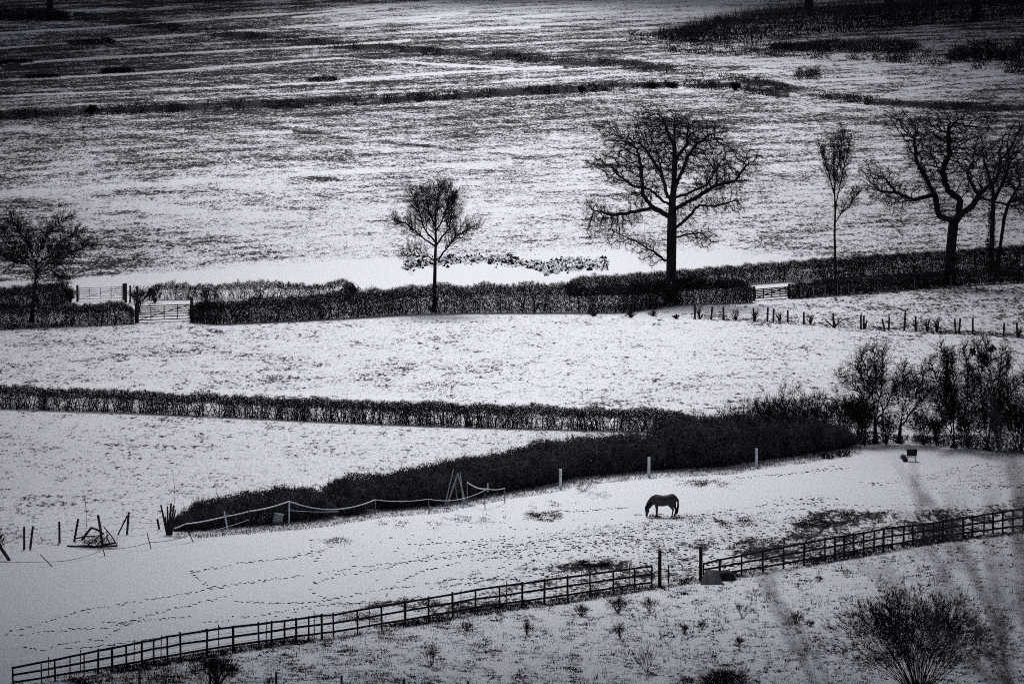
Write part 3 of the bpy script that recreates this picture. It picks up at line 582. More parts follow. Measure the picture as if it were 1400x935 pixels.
fan_tree('slender_tree', 'tall slender bare tree with a narrow crown between the two oaks', (1142, 388), [(1142, 350), (1141, 320), (1142, 290), (1141, 262), (1139, 230), (1140, 195)], [[(1142, 305), (1150, 290), (1160, 280), (1170, 262)], [(1142, 290), (1148, 262), (1156, 230), (1164, 200)], [(1141, 265), (1132, 235), (1122, 205)], [(1141, 250), (1147, 215), (1150, 185)]], .12, 1.15, seed=21, kids=3, r1=0.024, trop=0.3, ang=0.65, tipw=.022)
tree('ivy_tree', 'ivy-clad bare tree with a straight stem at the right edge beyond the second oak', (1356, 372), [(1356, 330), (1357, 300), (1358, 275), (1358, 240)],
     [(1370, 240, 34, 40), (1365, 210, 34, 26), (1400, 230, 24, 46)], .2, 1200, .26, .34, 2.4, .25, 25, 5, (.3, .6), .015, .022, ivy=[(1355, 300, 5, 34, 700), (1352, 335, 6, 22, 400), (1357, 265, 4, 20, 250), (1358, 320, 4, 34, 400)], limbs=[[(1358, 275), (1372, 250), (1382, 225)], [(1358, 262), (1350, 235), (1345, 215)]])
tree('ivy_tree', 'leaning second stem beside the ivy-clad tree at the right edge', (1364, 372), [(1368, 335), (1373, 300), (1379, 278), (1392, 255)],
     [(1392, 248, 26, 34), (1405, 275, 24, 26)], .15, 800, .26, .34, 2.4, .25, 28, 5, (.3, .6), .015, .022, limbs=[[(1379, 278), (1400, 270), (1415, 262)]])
CG = 'bare trees of the paddock corner'
fan_tree('hawthorn_tree', 'upright many-twigged bare tree, leftmost of the clump by the paddock corner', (1197, 606), [(1197, 590), (1195, 562)], [[(1195, 562), (1185, 546), (1165, 525), (1150, 512)], [(1195, 565), (1192, 529), (1178, 485)], [(1197, 572), (1208, 529), (1209, 485)], [(1195, 556), (1198, 520), (1194, 478)], [(1185, 546), (1180, 520), (1168, 498)], [(1197, 580), (1212, 555), (1222, 530)]], .16, 1.0, seed=31, group=CG, ang=.8, trop=.14, kids=4, r1=0.025)
fan_tree('hawthorn_tree', 'leaning fork-limbed bare tree between the leftmost tree and the tall clump', (1229, 606), [(1231, 583), (1234, 562)], [[(1234, 562), (1239, 536), (1249, 509)], [(1232, 583), (1255, 549), (1269, 529)], [(1234, 565), (1226, 545), (1222, 520)], [(1247, 560), (1256, 530), (1262, 508)], [(1239, 540), (1234, 520), (1236, 502)]], .15, 1.0, seed=33, group=CG, ang=.8, trop=.14, kids=4, r1=0.025)
fan_tree('hawthorn_tree', 'tall multi-stemmed bare tree with dense crown, left half of the tall clump', (1304, 612), [(1304, 603)], [[(1304, 604), (1292, 579), (1279, 549), (1266, 529)], [(1304, 604), (1302, 562), (1299, 512), (1286, 475)], [(1304, 604), (1311, 590), (1319, 552), (1319, 502), (1312, 472)], [(1302, 562), (1290, 535), (1274, 500)], [(1304, 603), (1298, 570), (1292, 530), (1296, 490)], [(1315, 570), (1306, 530), (1304, 490)]], .2, 1.0, seed=35, ivy=[(1312, 575, 4, 26, 250), (1331, 480, 7, 6, 160)], group=CG, ang=.8, trop=.14, kids=4, r1=0.028, start=0.2)
fan_tree('hawthorn_tree', 'bare paddock corner tree with dark ragged clumps in its crown', (1350, 615), [(1350, 606)], [[(1350, 606), (1344, 569), (1339, 519), (1336, 472)], [(1350, 606), (1362, 569), (1359, 536), (1353, 478)], [(1360, 580), (1370, 552), (1386, 529), (1400, 515)], [(1350, 606), (1338, 590), (1330, 550), (1325, 505)], [(1359, 536), (1368, 505), (1370, 480)]], .2, 1.0, seed=37, ivy=[(1356, 477, 7, 6, 190), (1345, 490, 8, 9, 260), (1348, 498, 4, 5, 90), (1346, 560, 4, 36, 380), (1336, 520, 5, 10, 120)], group=CG, ang=.8, trop=.14, kids=4, r1=0.028, start=0.2)
fan_tree('hawthorn_tree', 'bushy bare tree cut by the right edge of the paddock corner', (1388, 616), [(1388, 607)], [[(1388, 607), (1382, 570), (1378, 530), (1380, 495)], [(1388, 607), (1396, 570), (1402, 530), (1400, 500)], [(1388, 607), (1402, 585), (1418, 560)], [(1384, 580), (1372, 560), (1366, 540)]], .17, 1.0, seed=39, group=CG, ang=.8, trop=.14, kids=4, r1=0.028, start=0.15)
for j, (x, y, w_, h_) in enumerate(((1212, 608, 40, 62), (1262, 608, 50, 66), (1280, 608, 34, 50), (1325, 613, 50, 70), (1365, 616, 50, 76), (1396, 618, 54, 96), (1182, 610, 44, 80))):
    shrub('undergrowth_shrub', 'low twiggy shrub under the corner trees, ' + ['between upright and leaning trees', 'behind the small feeder', 'small one left of the tall clump', 'at the middle of the tall clump', 'below the dark ball-shaped clumps', 'cut by the right edge', 'leftmost, by the brambles'][j],
          (x, y), w_, h_, 30, 80 + j, .016, 'undergrowth below the corner trees', 3, .026)
CORNER = [(1170, 609), (1240, 606), (1300, 611), (1350, 618), (1400, 622), (1470, 626)]
hedge('bramble_thicket', 'low bramble fringe at the feet of the paddock corner trees', CORNER, 1172, 1470, [(1172, .9), (1240, .45), (1300, .7), (1370, 1.1), (1470, 1.3)], 1.6, 260, seed=51, group='bramble thickets along the paddock', cat='bramble', mat='bramble', tw=(.15, .35, .05), leafy=.6, setback=.8)
# far trees, mostly above the frame
for j, (x, y, tr, lab) in enumerate(((68, 27, .55, 'far dark trunk near the top left corner, alone in its field'), (1106, 22, .75, 'leftmost of three far thick trunks in the dark top right scrub'), (1216, 28, .85, 'middle of the three far thick trunks in the dark scrub, the widest'), (1334, 30, .7, 'rightmost of the three far thick trunks in the dark scrub'))):
    tree('far_tree', lab, (x, y), [(x, y - 22), (x + 2, y - 45), (x, y - 70)], [(x, y - 130, 60, 55), (x - 30, y - 100, 30, 25), (x + 30, y - 105, 30, 25)], tr, 500, .8, 1.0, 9, .25, 90 + j, 3, (.6, 1.5), .03, .05, 'far trees along the top')
# far scrub
SCR = [(885, 54), (930, 58), (1000, 60), (1100, 50), (1200, 42), (1300, 32), (1400, 26), (1480, 20)]
hedge('far_scrub', 'broad band of dark scrub under the three far trunks at the top right', SCR, 890, 1480, [(890, .6), (935, 2.3), (1000, 3.0), (1100, 4.0), (1250, 3.4), (1480, 2.6)], 9, 2.2, seed=61, snow=14, cat='scrub', mat='scrub', tw=(.8, 2.2, .13), spiky=2.4, hn=.3, flat=.45, setback=3)
hedge('far_scrub', 'low scrub patch in front of the broad dark band, right of its middle', [(1000, 66), (1100, 70), (1200, 73), (1260, 68)], 1060, 1255, [(1060, .6), (1150, 1.5), (1220, 1.8), (1255, .8)], 4, 22, seed=63, cat='scrub', mat='scrub', tw=(.6, 1.4, .12), spiky=1.2, hn=.35, flat=.5)
hedge('far_scrub', 'dark scrub clump at the right edge above the ditch', [(1290, 84), (1350, 82), (1400, 84), (1470, 84)], 1298, 1470, [(1298, 1.2), (1330, 2.6), (1370, 1.7), (1400, 3.2), (1470, 3.4)], 3, 34, seed=65, cat='scrub', mat='scrub', tw=(.6, 1.4, .12), spiky=1.2, hn=.35, flat=.5)
hedge('far_scrub', 'small square dark bush beside the snowy track at the upper right', [(1085, 109), (1125, 108)], 1090, 1124, 1.8, 2, 60, hn=.3, seed=67, cat='scrub', mat='scrub', tw=(.5, 1., .1), spiky=.4)
hedge('far_scrub', 'dark undergrowth at the foot of the far tree in the top left corner', [(-60, 30), (0, 29), (90, 27)], -60, 92, [(-60, 2.4), (20, 1.8), (92, 1.2)], 3, 32, seed=69, cat='scrub', mat='scrub', tw=(.6, 1.4, .12), spiky=1.2, hn=.35, flat=.5)
for j, (x, y, wd, hh, lab) in enumerate(((125, 60, 60, 7, 'longest and uppermost of the dark oblong rush beds'), (22, 87, 46, 7, 'dark oblong rush bed cut by the left edge'), (162, 100, 42, 8, 'dark oblong rush bed right of the one near the left edge, thickest'), (58, 107, 44, 6, 'dark oblong rush bed, lowest at the left'), (442, 112, 42, 7, 'dark oblong rush bed standing alone farther right than the others'))):
    k = mpp(G(x, y)[1])
    hedge('rush_bed', lab, [(x - wd / 2, y + wd * .02), (x + wd / 2, y - wd * .02)], x - wd / 2, x + wd / 2, hh * k * .75, 1.6, 190, seed=100 + j, group='oblong rush beds in the far field', cat='rushes', mat='twig_far', tw=(.3, .7, .09), spiky=.25)
for j, (x, y, wd, hh, lab) in enumerate(((125, 158, 16, 17, 'dark bush at the left end of the far ditch'), (893, 121, 20, 9, 'left one of two rush tussocks above the big oak'), (918, 121, 20, 9, 'right one of two rush tussocks above the big oak'), (795, 128, 12, 12, 'small dark ditch bush left of the two rush tussocks'), (1005, 124, 18, 13, 'dark bush where the far ditches meet'))):
    shrub('ditch_bush', lab, (x, y), wd * 1.6, hh * 1.15, 60, 120 + j, .03, 'bushes along the far ditches', 2, .09, levels=2, mat='twig_far')
# ditch rushes: uncountable
def strip(line, n, up, dn, seed):
    r = np.random.default_rng(seed); x = r.uniform(line[0][0], line[-1][0], n); y = interp(line, x) + r.uniform(-up, dn, n); k = snoise(x / 18, seed) * .7 + snoise(x / 5, seed + 1) * .4 > r.uniform(-.35, .7, n); return x[k], y[k]
x, y = strip(DITCH_A, 7500, 5, 7, 1); tufts('ditch_rushes', 'ragged dark rushes along the far ditch above the middle field', x, y, rng.uniform(.2, .8, len(x)), .10, 4, 'rush', .3, 'rushes')
x, y = strip(DITCH_B, 6500, 5, 6, 2); tufts('ditch_rushes', 'ragged dark rushes along the far ditch slanting down to the right', x, y, rng.uniform(.2, .8, len(x)), .10, 4, 'rush', .3, 'rushes')
x, y = strip([(860, 46), (930, 60), (1100, 66), (1250, 74), (1400, 90), (1460, 92)], 5000, 6, 14, 4); tufts('rough_rushes', 'tussocky rushes on the rough snow below the far scrub', x, y, rng.uniform(.3, 1.0, len(x)), .12, 4, 'rush', .4, 'rushes')

# ------------------------------------------------------------------ grass poking through the snow
def scatter(n, ylo, yhi, seed, x0=-40, x1=1440, clump=0.0, cs=(9, 9)):
    r = np.random.default_rng(seed); x = r.uniform(x0, x1, n); a = ylo(x); b = yhi(x); y = a + (b - a) * r.random(n); P = G(x, y)
    if clump: k = n2(P[:, 0] / cs[0], P[:, 1] / cs[1], seed) + r.normal(size=n) * .45 > clump; x, y = x[k], y[k]
    return x, y
f = lambda pts, d=0: (lambda x: interp(pts, x) + d)
x, y = scatter(70000, lambda x: interp([(0, 164), (465, 148), (930, 127), (1100, 142), (1400, 158)], x), lambda x: interp([(0, 385), (250, 372), (465, 356), (700, 350), (900, 341), (1060, 352), (1400, 340)], x), 31, clump=-.1, cs=(3, 8))
tufts('field_grass', 'dead grass poking through snow in the wide middle field', x, y, rng.uniform(.05, .14, len(x)), .05, 4, spread=.12)
x, y = scatter(34000, f(FRONT_BASE, 2), f(MID_BASE, -38), 33, clump=.0, cs=(2.5, 6)); tufts('field_grass', 'dead grass poking through snow in the field below the lane', x, y, rng.uniform(.04, .10, len(x)), .035, 4, spread=.09)
x, y = scatter(30000, f(MID_BASE, 1), lambda x: np.where(x < 240, interp([(0, 745), (240, 715)], x), interp([(240, 690), (480, 650), (640, 628), (900, 596), (940, 590)], x)), 35, x1=930, clump=.0, cs=(2, 5)); tufts('field_grass', 'dead grass poking through snow in the left wedge-shaped field', x, y, rng.uniform(.03, .08, len(x)), .03, 4, spread=.08)
x, y = scatter(30000, f(FENCE_FOOT, 2), lambda x: x * 0 + 950, 37, clump=.15, cs=(.5, 1.0)); tufts('rough_grass', 'tussocky dead grass in the rough ground before the rail fence', x, y, rng.uniform(.04, .13, len(x)), .04, 7, spread=.09, lean=.9)
x, y = scatter(13000, f(FENCE_FOOT, 3), lambda x: x * 0 + 950, 137, clump=.5, cs=(.5, 1.2)); tufts('rough_grass', 'dark grass tussocks standing out of the snow before the rail fence', x, y, rng.uniform(.08, .22, len(x)), .05, 10, spread=.11, lean=.7)
x, y = scatter(2600, f(FENCE_FOOT, 4), lambda x: x * 0 + 950, 38, clump=.3, cs=(1.6, 4)); tufts('rough_grass', 'tall thin dead stalks in the rough ground before the rail fence', x, y, rng.uniform(.2, .7, len(x)), .022, 5, spread=.12, lean=.18)
x, y = scatter(9000, f(FENCE_FOOT, -5), f(FENCE_FOOT, 4), 39, clump=-.1, cs=(2, 2)); tufts('rough_grass', 'dark matted grass along the foot of the rail fence', x, y, rng.uniform(.08, .28, len(x)), .035, 6, spread=.1)
x, y = scatter(14000, f(FENCE_FOOT, -95), f(FENCE_FOOT, -6), 40, x0=640, clump=.35, cs=(2.2, 6)); tufts('paddock_grass', 'dark trodden grass in the paddock near the rail fence', x, y, rng.uniform(.04, .12, len(x)), .045, 5, spread=.14)
x, y = scatter(5000, f(BRAM_BASE, -2), f(BRAM_BASE, 10), 42, x0=240, x1=1178, clump=.0, cs=(2, 2)); tufts('paddock_grass', 'thin stalks in the snow at the foot of the brambles', x, y, rng.uniform(.08, .3, len(x)), .025, 4, spread=.1)
# bare dark patches of the paddock, thick with grass
PT = []
for cx, cy, rx, ry, n in ((735, 704, 42, 5, 700), (995, 713, 48, 5, 800), (1160, 703, 48, 6, 900), (1120, 716, 50, 5, 700), (815, 772, 32, 7, 1100), (965, 661, 28, 4, 400), (560, 717, 40, 3, 350), (650, 710, 28, 5, 250), (745, 690, 22, 3, 150), (838, 676, 24, 3, 200), (1280, 703, 45, 5, 500), (1295, 727, 45, 7, 900), (560, 826, 80, 6, 1300), (480, 845, 45, 6, 700), (1000, 742, 45, 9, 400), (900, 707, 40, 2.2, 500), (460, 739, 22, 2.5, 150), (1290, 700, 30, 5, 300)):
    q = rng.normal(size=(n, 2)) * .5; PT.append(np.stack([cx + q[:, 0] * rx, cy + q[:, 1] * ry], 1))
PT = np.concatenate(PT); PT += (PT - np.array([0, 0])) * 0 + rng.normal(size=PT.shape) * np.array([10, 2.2]); PG = G(PT[:, 0], PT[:, 1]); PT = PT[n2(PG[:, 0] / .45, PG[:, 1] / 2.2, 55) > rng.uniform(-.3, .5, len(PT))]; tufts('paddock_grass', 'dark grass of the bare patches in the paddock snow', PT[:, 0], PT[:, 1], rng.uniform(.05, .15, len(PT)), .05, 5, spread=.12)

# ------------------------------------------------------------------ hoof and foot tracks pressed into the snow
TR = [[(8, 866), (60, 850), (125, 832), (200, 820), (272, 808), (330, 798), (400, 788), (470, 779), (520, 772), (600, 763), (667, 754)],
      [(20, 868), (80, 862), (140, 858), (175, 850), (215, 838), (255, 828), (285, 820), (320, 812)], [(30, 885), (60, 888), (85, 880), (140, 874), (160, 860), (200, 843)],
      [(262, 783), (272, 793), (285, 800), (305, 803)], [(262, 783), (290, 777), (330, 770), (400, 762), (440, 752), (465, 742)], [(425, 740), (428, 770), (440, 757)], [(430, 798), (424, 805), (430, 812), (445, 817), (470, 818)],
      [(430, 798), (460, 787), (520, 778), (560, 768), (600, 757), (650, 749), (720, 744)], [(528, 815), (530, 808), (545, 797), (565, 786), (580, 779), (610, 773), (667, 763), (735, 757), (800, 748)],
      [(320, 822), (380, 825), (440, 822), (520, 806), (575, 800), (620, 792), (660, 789)], [(280, 852), (330, 845), (430, 828), (500, 822)], [(640, 799), (680, 788), (700, 780), (720, 770), (735, 766)], [(588, 806), (640, 796), (700, 790), (760, 782), (810, 778), (860, 772)],
      [(660, 757), (700, 752), (760, 748), (830, 741), (850, 735), (880, 722), (895, 712)], [(830, 750), (850, 740), (875, 728), (920, 715)], [(700, 745), (780, 735), (850, 727), (920, 722)],
      [(925, 707), (1000, 703), (1060, 700), (1140, 690), (1200, 692), (1262, 690)], [(760, 700), (820, 697), (860, 693)], [(1060, 650), (1110, 645), (1160, 640)], [(960, 704), (1050, 690), (1120, 688)], [(1000, 655), (1040, 650), (1100, 646), (1140, 636)],
      [(140, 850), (200, 848), (260, 842)], [(90, 886), (150, 882), (240, 868), (300, 858)], [(1300, 640), (1340, 636), (1400, 640)], [(560, 745), (620, 742), (700, 737)], [(840, 735), (880, 738), (940, 735)], [(905, 730), (960, 724), (1040, 717)], [(1330, 668), (1400, 666)], [(1090, 690), (1130, 686)]]
fx = []
for t in TR:
    t = np.array(t, float); d = np.concatenate([[0], np.cumsum(np.hypot(*np.diff(t, axis=0).T))]); s = np.arange(0, d[-1], 4.0); s = s + rng.uniform(-1.5, 1.5, len(s))
    k = rng.random(len(s)) > .18; s = s[k]; fx.append(np.stack([np.interp(s, d, t[:, 0]), np.interp(s, d, t[:, 1]) + rng.normal(size=len(s)) * .9], 1))
def scat(cx, cy, rx, ry, n): q = rng.normal(size=(n, 2)) * .5; return np.stack([cx + q[:, 0] * rx, cy + q[:, 1] * ry], 1)
fx += [scat(860, 745, 200, 30, 420), scat(1100, 740, 170, 35, 420), scat(1000, 770, 90, 10, 160), scat(480, 760, 60, 30, 14), scat(1100, 682, 60, 3, 26), scat(1200, 661, 30, 2, 10), scat(640, 750, 160, 20, 70), scat(300, 850, 200, 20, 16), scat(1370, 664, 50, 3, 20)]
fx = np.concatenate(fx); ok = (fx[:, 1] < interp(FENCE_FOOT, fx[:, 0]) - 4) & (fx[:, 1] > np.interp(fx[:, 0], [p[0] for p in BRAM_BASE], [p[1] for p in BRAM_BASE]) + 4) ; fx = fx[ok]
P = G(fx[:, 0], fx[:, 1]); mb = MB(); n = len(P); na = 7; t = np.arange(na) * 2 * np.pi / na
rad = rng.uniform(.6, 1.2, (n, na)); sx = rng.uniform(.04, .13, n); sy = rng.uniform(.07, .22, n)
vx = P[:, 0:1] + rad * np.cos(t) * sx[:, None]; vy = P[:, 1:2] + rad * np.sin(t) * sy[:, None]; vz = hgt(vx, vy) + .012
V = np.concatenate([np.stack([vx, vy, vz], -1), np.stack([P[:, 0], P[:, 1], hgt(P[:, 0], P[:, 1]) + .010], -1)[:, None]], 1)
f3 = np.array([[i, (i + 1) % na, na] for i in range(na)]); mb.add(V.reshape(-1, 3), f3=(f3[None] + (np.arange(n) * (na + 1))[:, None, None]).reshape(-1, 3))
tag(mb.build('hoof_tracks', M['grass']), 'wandering lines of dark hoof prints in the paddock snow', 'tracks', kind='stuff')

# ------------------------------------------------------------------ earth heaps by the lane
def heap(label, path_, n, sz, seed, hgtm):
    r = np.random.default_rng(seed); t = r.random(n); p = np.array(path_, float); s = t * (len(p) - 1)
    kq = snoise(t * 14, seed) + r.normal(size=n) * .5 > -.35; t = t[kq]; s = s[kq]; n = len(t); x = np.interp(s, range(len(p)), p[:, 0]); y = np.interp(s, range(len(p)), p[:, 1]) + r.normal(size=n) * p[0, 2] * .45
    C = G(x, y); root = empty('earth_heap', C.mean(0), label, 'earth heap', 'snow-dusted earth heaps beyond the lane')
    base = np.array([[1, 0, 0], [0, 1, 0], [-1, 0, 0], [0, -1, 0], [0, 0, 1], [0, 0, -.6]], float); dirt = MB(); sn = MB()
    F = [[0, 1, 4], [1, 2, 4], [2, 3, 4], [3, 0, 4], [1, 0, 5], [2, 1, 5], [3, 2, 5], [0, 3, 5]]
    for i in range(n):
        w_ = sz * r.uniform(.35, 1.3) ** 1.3; th = r.uniform(0, 6.28); B = (base + r.normal(size=base.shape) * .3) * np.array([w_, w_ * 1.5, w_ * r.uniform(.4, 1.0) * hgtm]); c0, s0 = math.cos(th), math.sin(th)
        B = np.stack([B[:, 0] * c0 - B[:, 1] * s0, B[:, 0] * s0 + B[:, 1] * c0, B[:, 2]], 1) + C[i] + np.array([0, 0, r.random() * sz * 1.6 * (snoise(C[i][0] * .9, seed + 5) > -.1)])
        (dirt if r.random() < .45 else sn).add(B, f3=F)
    dirt.build('clods', M['soil'], root); sn.build('snow_cover', M['snow'], root)
heap('long low heap of dark clods in snow just right of the round tree', [(552, 365, 6), (600, 358, 5), (640, 355, 5), (690, 356, 5), (720, 362, 4), (750, 368, 3)], 2300, .12, 1, 1.8)
heap('rounder snow-covered clod heap left of the big oak', [(745, 370, 8), (770, 364, 9), (795, 362, 10), (830, 362, 8)], 2300, .13, 2, 2.0)
# stumps and cut brash below the big oak
for j, (x, y, w_, h_) in enumerate(((812, 432, 20, 14), (862, 434, 18, 14), (893, 432, 14, 12), (925, 436, 12, 10))):
    shrub('brash_pile', 'small tangle of cut brushwood in the snow below the big oak, ' + ['leftmost', 'second from the left', 'third from the left', 'rightmost and smallest'][j], (x, y), w_ * 1.5, h_, 22, 140 + j, .03, 'brash piles below the oak', 2, .04, levels=2)

# ------------------------------------------------------------------ fences
def bar(mb, a, b, w_, t_=None): path(mb, [a, b], [w_ / 2, (t_ or w_) / 2], 6)
def sqpost(mb, foot, h, w_, rz=0, tilt=0): box(mb, np.asarray(foot) - np.array([0, 0, .15]), (w_, w_, h + .15), rz, tilt, .96)
def rail(mb, pts, hw=.05, ht=.025):      # flat board along points
    P = np.asarray(pts, float); T = norm(np.gradient(P, axis=0)); Nn = norm(np.stack([-T[:, 1], T[:, 0], 0 * T[:, 0]], 1)); U = np.array([0, 0, 1.])
    V = np.stack([P - Nn * ht - U * hw, P + Nn * ht - U * hw, P + Nn * ht + U * hw, P - Nn * ht + U * hw], 1); m = len(P); f = []
    for i in range(m - 1):
        for a in range(4): b = (a + 1) % 4; f.append([4 * i + a, 4 * i + b, 4 * i + 4 + b, 4 * i + 4 + a])
    f += [[0, 1, 2, 3], [4 * m - 1, 4 * m - 2, 4 * m - 3, 4 * m - 4]]; mb.add(V.reshape(-1, 3), f4=f)
def rail_fence(label, xs, thin):
    c = G(xs[len(xs) // 2], interp(FENCE_FOOT, xs[len(xs) // 2])); root = empty('rail_fence', c, label, 'fence', 'post and rail fences of the paddock'); feet = []; hs = []
    for i, x in enumerate(xs):
        p = G(x, interp(FENCE_FOOT, x)); h = (interp(FENCE_FOOT, x) - interp(FENCE_TOP, x)) * mpp(p[1]) + .03; m = MB()
        sqpost(m, p, h + random.uniform(-.02, .06), random.uniform(.085, .115) if x not in thin else .06, random.uniform(-.2, .2), random.uniform(-.02, .02)); m.build('post', M['rail'], root); feet.append(p); hs.append(h)
    feet = np.array(feet); hs = np.array(hs)
    for f_ in (.96, .60, .24):
        m = MB(); Q = feet.copy(); Q[:, 1] -= .075; Q[:, 2] += hs * f_ + rng.normal(size=len(Q)) * .012; rail(m, Q, .052, .022); m.build('rail', M['rail'], root)
    return root
LX = [18, 57, 75.5, 95.6, 115, 134, 153.7, 173, 194, 210, 229, 247, 283, 319, 354, 371, 389, 405, 422, 440, 456, 489, 522, 554, 586, 619, 650, 683, 714, 744, 776, 807, 838.5, 868, 891]
rail_fence('long left stretch of post and rail fence ending at the left tall gatepost', LX, (57, 95.6, 115))
RX = [962, 984, 1014, 1043, 1071, 1099, 1128, 1141.7, 1153.7, 1167, 1181, 1194.5, 1207.5, 1220, 1235, 1248, 1262, 1276, 1289, 1302, 1317, 1329.5, 1345, 1357.5, 1371, 1385, 1399, 1413, 1428, 1445]
rail_fence('right stretch of post and rail fence with closer posts, reaching the right edge', RX, ())
for j, (x, yt, yb, lab) in enumerate(((902, 751, 801, 'tall dark gatepost at the end of the left rail fence, left one of two'), (958, 746, 794, 'tall dark gatepost beside the grey tarpaulin heap, right one of two'))):
    p = G(x, yb); m = MB(); sqpost(m, p, (yb - yt) * mpp(p[1]), .2); tag(m.build('gatepost', M['rail']), lab, 'gatepost', 'tall gateposts of the rail fence')
a, b = G(904, 800), G(956, 794); root = empty('wire_fence', (a + b) / 2, 'short strand of wires closing the gap between the two tall gateposts', 'fence'); m = MB()
for z in (.45, .8, 1.15, 1.4): path(m, [a + [0, 0, z], (a + b) / 2 + [0, 0, z - .05], b + [0, 0, z]], .012, 4)
m.build('wire', M['wire'], root); m = MB(); p = G(914, 797); sqpost(m, p, 1.0, .09); m.build('post', M['rail'], root)
# thin stakes and wires in front of / behind the rail fence, lower left
def post_fence(name, label, posts, wires, mat, wmat, group=None, pw=.09, wr=.008, feetline=None, cat='fence'):
    """posts: (x_foot,y_foot,x_top,y_top)"""
    P = [];
    for q in posts: p = G(q[0], q[1]); P.append((p, at(q[2], q[3], p[1])))
    root = empty(name, P[len(P) // 2][0], label, cat, group)
    for a, b in P: m = MB(); path(m, [a - [0, 0, .1], b], [pw / 2, pw / 2 * .92], 6); m.build('post', M[mat], root)
    if wires:
        for f_ in wires:
            m = MB(); pts = []
            for i, (a, b) in enumerate(P):
                w0 = a + (b - a) * f_; pts.append(w0)
                if i < len(P) - 1: w1 = P[i + 1][0] + (P[i + 1][1] - P[i + 1][0]) * f_; pts.append((w0 + w1) / 2 - [0, 0, .03])
            path(m, pts, wr, 4); m.build('wire', M[wmat], root)
    return root
xs = [4, 64, 122, 180, 240, 300, 357, 419, 480, 546, 605, 666, 727, 784, 840, 895]
post_fence('stock_fence', 'stock fence of pale posts in front of the middle hedge', [(x, interp(MID_BASE, x) + 1, x, interp(MID_BASE, x) - 21) for x in xs], (.35, .65, .95), 'midwood', 'wire', 'wire fences', .11)
xs = [4, 60, 124, 312, 345, 387, 428, 487, 542, 700, 830, 900, 965, 1007, 1028]
post_fence('stock_fence', 'stock fence of weathered posts in front of the long lane hedge', [(x, interp(FRONT_BASE, x) + 1.5, x, interp(FRONT_BASE, x) - 16) for x in xs if x > 260], (.5, .95), 'midwood', 'wire', 'wire fences', .1)
post_fence('stock_fence', 'stock fence of weathered posts in front of the left end hedge', [(x, interp(FRONT_BASE, x) + 1.5, x, interp(FRONT_BASE, x) - 16) for x in xs if x < 180], (.5, .95), 'midwood', 'wire', 'wire fences', .1)
post_fence('stock_fence', 'stock fence of weathered posts in front of the low lane hedge at the right', [(x, interp(FRONT_BASE, x) + 1.5, x, interp(FRONT_BASE, x) - 15) for x in (1095, 1112, 1128, 1145, 1160, 1200, 1250, 1300, 1350, 1400, 1440)], (.5, .95), 'midwood', 'wire', 'wire fences', .09)
# posts and stubs edging the sloping field on the right
pl = [(950, 20, 950), (972, 18, 974), (989, 19, 989), (1031, 18, 1030), (1049, 20, 1050), (1057, 18, 1058), (1077, 17, 1077), (1099, 17, 1099), (1140, 20, 1139), (1177, 19, 1177), (1181, 18, 1181), (1210, 15, 1206), (1215, 18, 1216), (1236, 26, 1238), (1252, 20, 1252), (1307, 20, 1305), (1311, 21, 1313), (1330, 23, 1330), (1372, 18, 1373), (1391, 20, 1390), (1420, 20, 1420)]
post_fence('stake_fence', 'line of dark uneven stakes and wire edging the sloping right field', [(x, interp(POSTS_BASE, x), xt, interp(POSTS_BASE, x) - h) for x, h, xt in pl], (.12, .6), 'oldwood', 'wire', 'wire fences', .17)
for j, (x, w_, h_, lab) in enumerate(((957, 14, 20, 'small coppiced hedge stub at the left end of the stake fence'), (1006, 14, 18, 'coppiced stub just right of the first stakes'), (1032, 12, 20, 'thick double coppiced stub by a dark stake'), (1066, 14, 19, 'coppiced stub between two close stakes'), (1108, 16, 19, 'forked coppiced stub left of the bushy one'), (1140, 34, 20, 'widest bushy stub in the stake fence'), (1183, 10, 16, 'thin stub beside a pair of stakes'), (1268, 26, 26, 'tallest vase-shaped coppiced stub of the stake fence'), (1281, 16, 25, 'narrow coppiced stub next to the vase-shaped one'), (1252, 18, 20, 'leaning stub left of the vase-shaped one'), (1392, 16, 16, 'small twisted stub near the right edge'))):
    shrub('coppiced_stub', lab, (x, interp(POSTS_BASE, x) - .5), w_ * 1.3, h_ * 1.2, 9, 160 + j, .045, 'coppiced stubs in the stake fence', 2, .035, levels=2)
x, y = scatter(2600, f(POSTS_BASE, -4), f(POSTS_BASE, 2), 44, x0=945, clump=-.1); tufts('fence_foot_grass', 'dark grass line at the foot of the stake fence', x, y, rng.uniform(.08, .25, len(x)), .04, 5, spread=.12)
# gates
def gate(label, x0, y0, x1, y1, h, nb, mat, w_=.05):
    a, b = G(x0, y0), G(x1, y1); root = empty('field_gate', (a + b) / 2, label, 'gate', 'field gates of the lane')
    for p in (a, b): m = MB(); sqpost(m, p, h + .25, .2); m.build('gatepost', M['oldwood'], root)
    e = (b - a) * .03; a2, b2 = a + e, b - e
    for i in range(nb): z = .18 + (h - .2) * (i / (nb - 1)) ** .85; m = MB(); path(m, [a2 + [0, 0, z], b2 + [0, 0, z]], w_ * .5, 6); m.build('bar', M[mat], root)
    for t in (.01, .25, .5, .75, .99): m = MB(); q = a2 + (b2 - a2) * t; path(m, [q + [0, -.03, .15], q + [0, -.03, h]], w_ * .45, 6); m.build('upright', M[mat], root)
    m = MB(); path(m, [a2 + [0, -.05, .18], b2 + [0, -.05, h]], w_ * .4, 4); m.build('brace', M[mat], root)
gate('galvanised metal field gate behind the lane, farther and left of the other left gate', 106, 412, 169, 410, 1.15, 6, 'steel', .045)
gate('bar gate in the near lane hedge at the left, snow on the lane behind it', 186, 441, 263, 438, 1.35, 7, 'oldwood', .08)
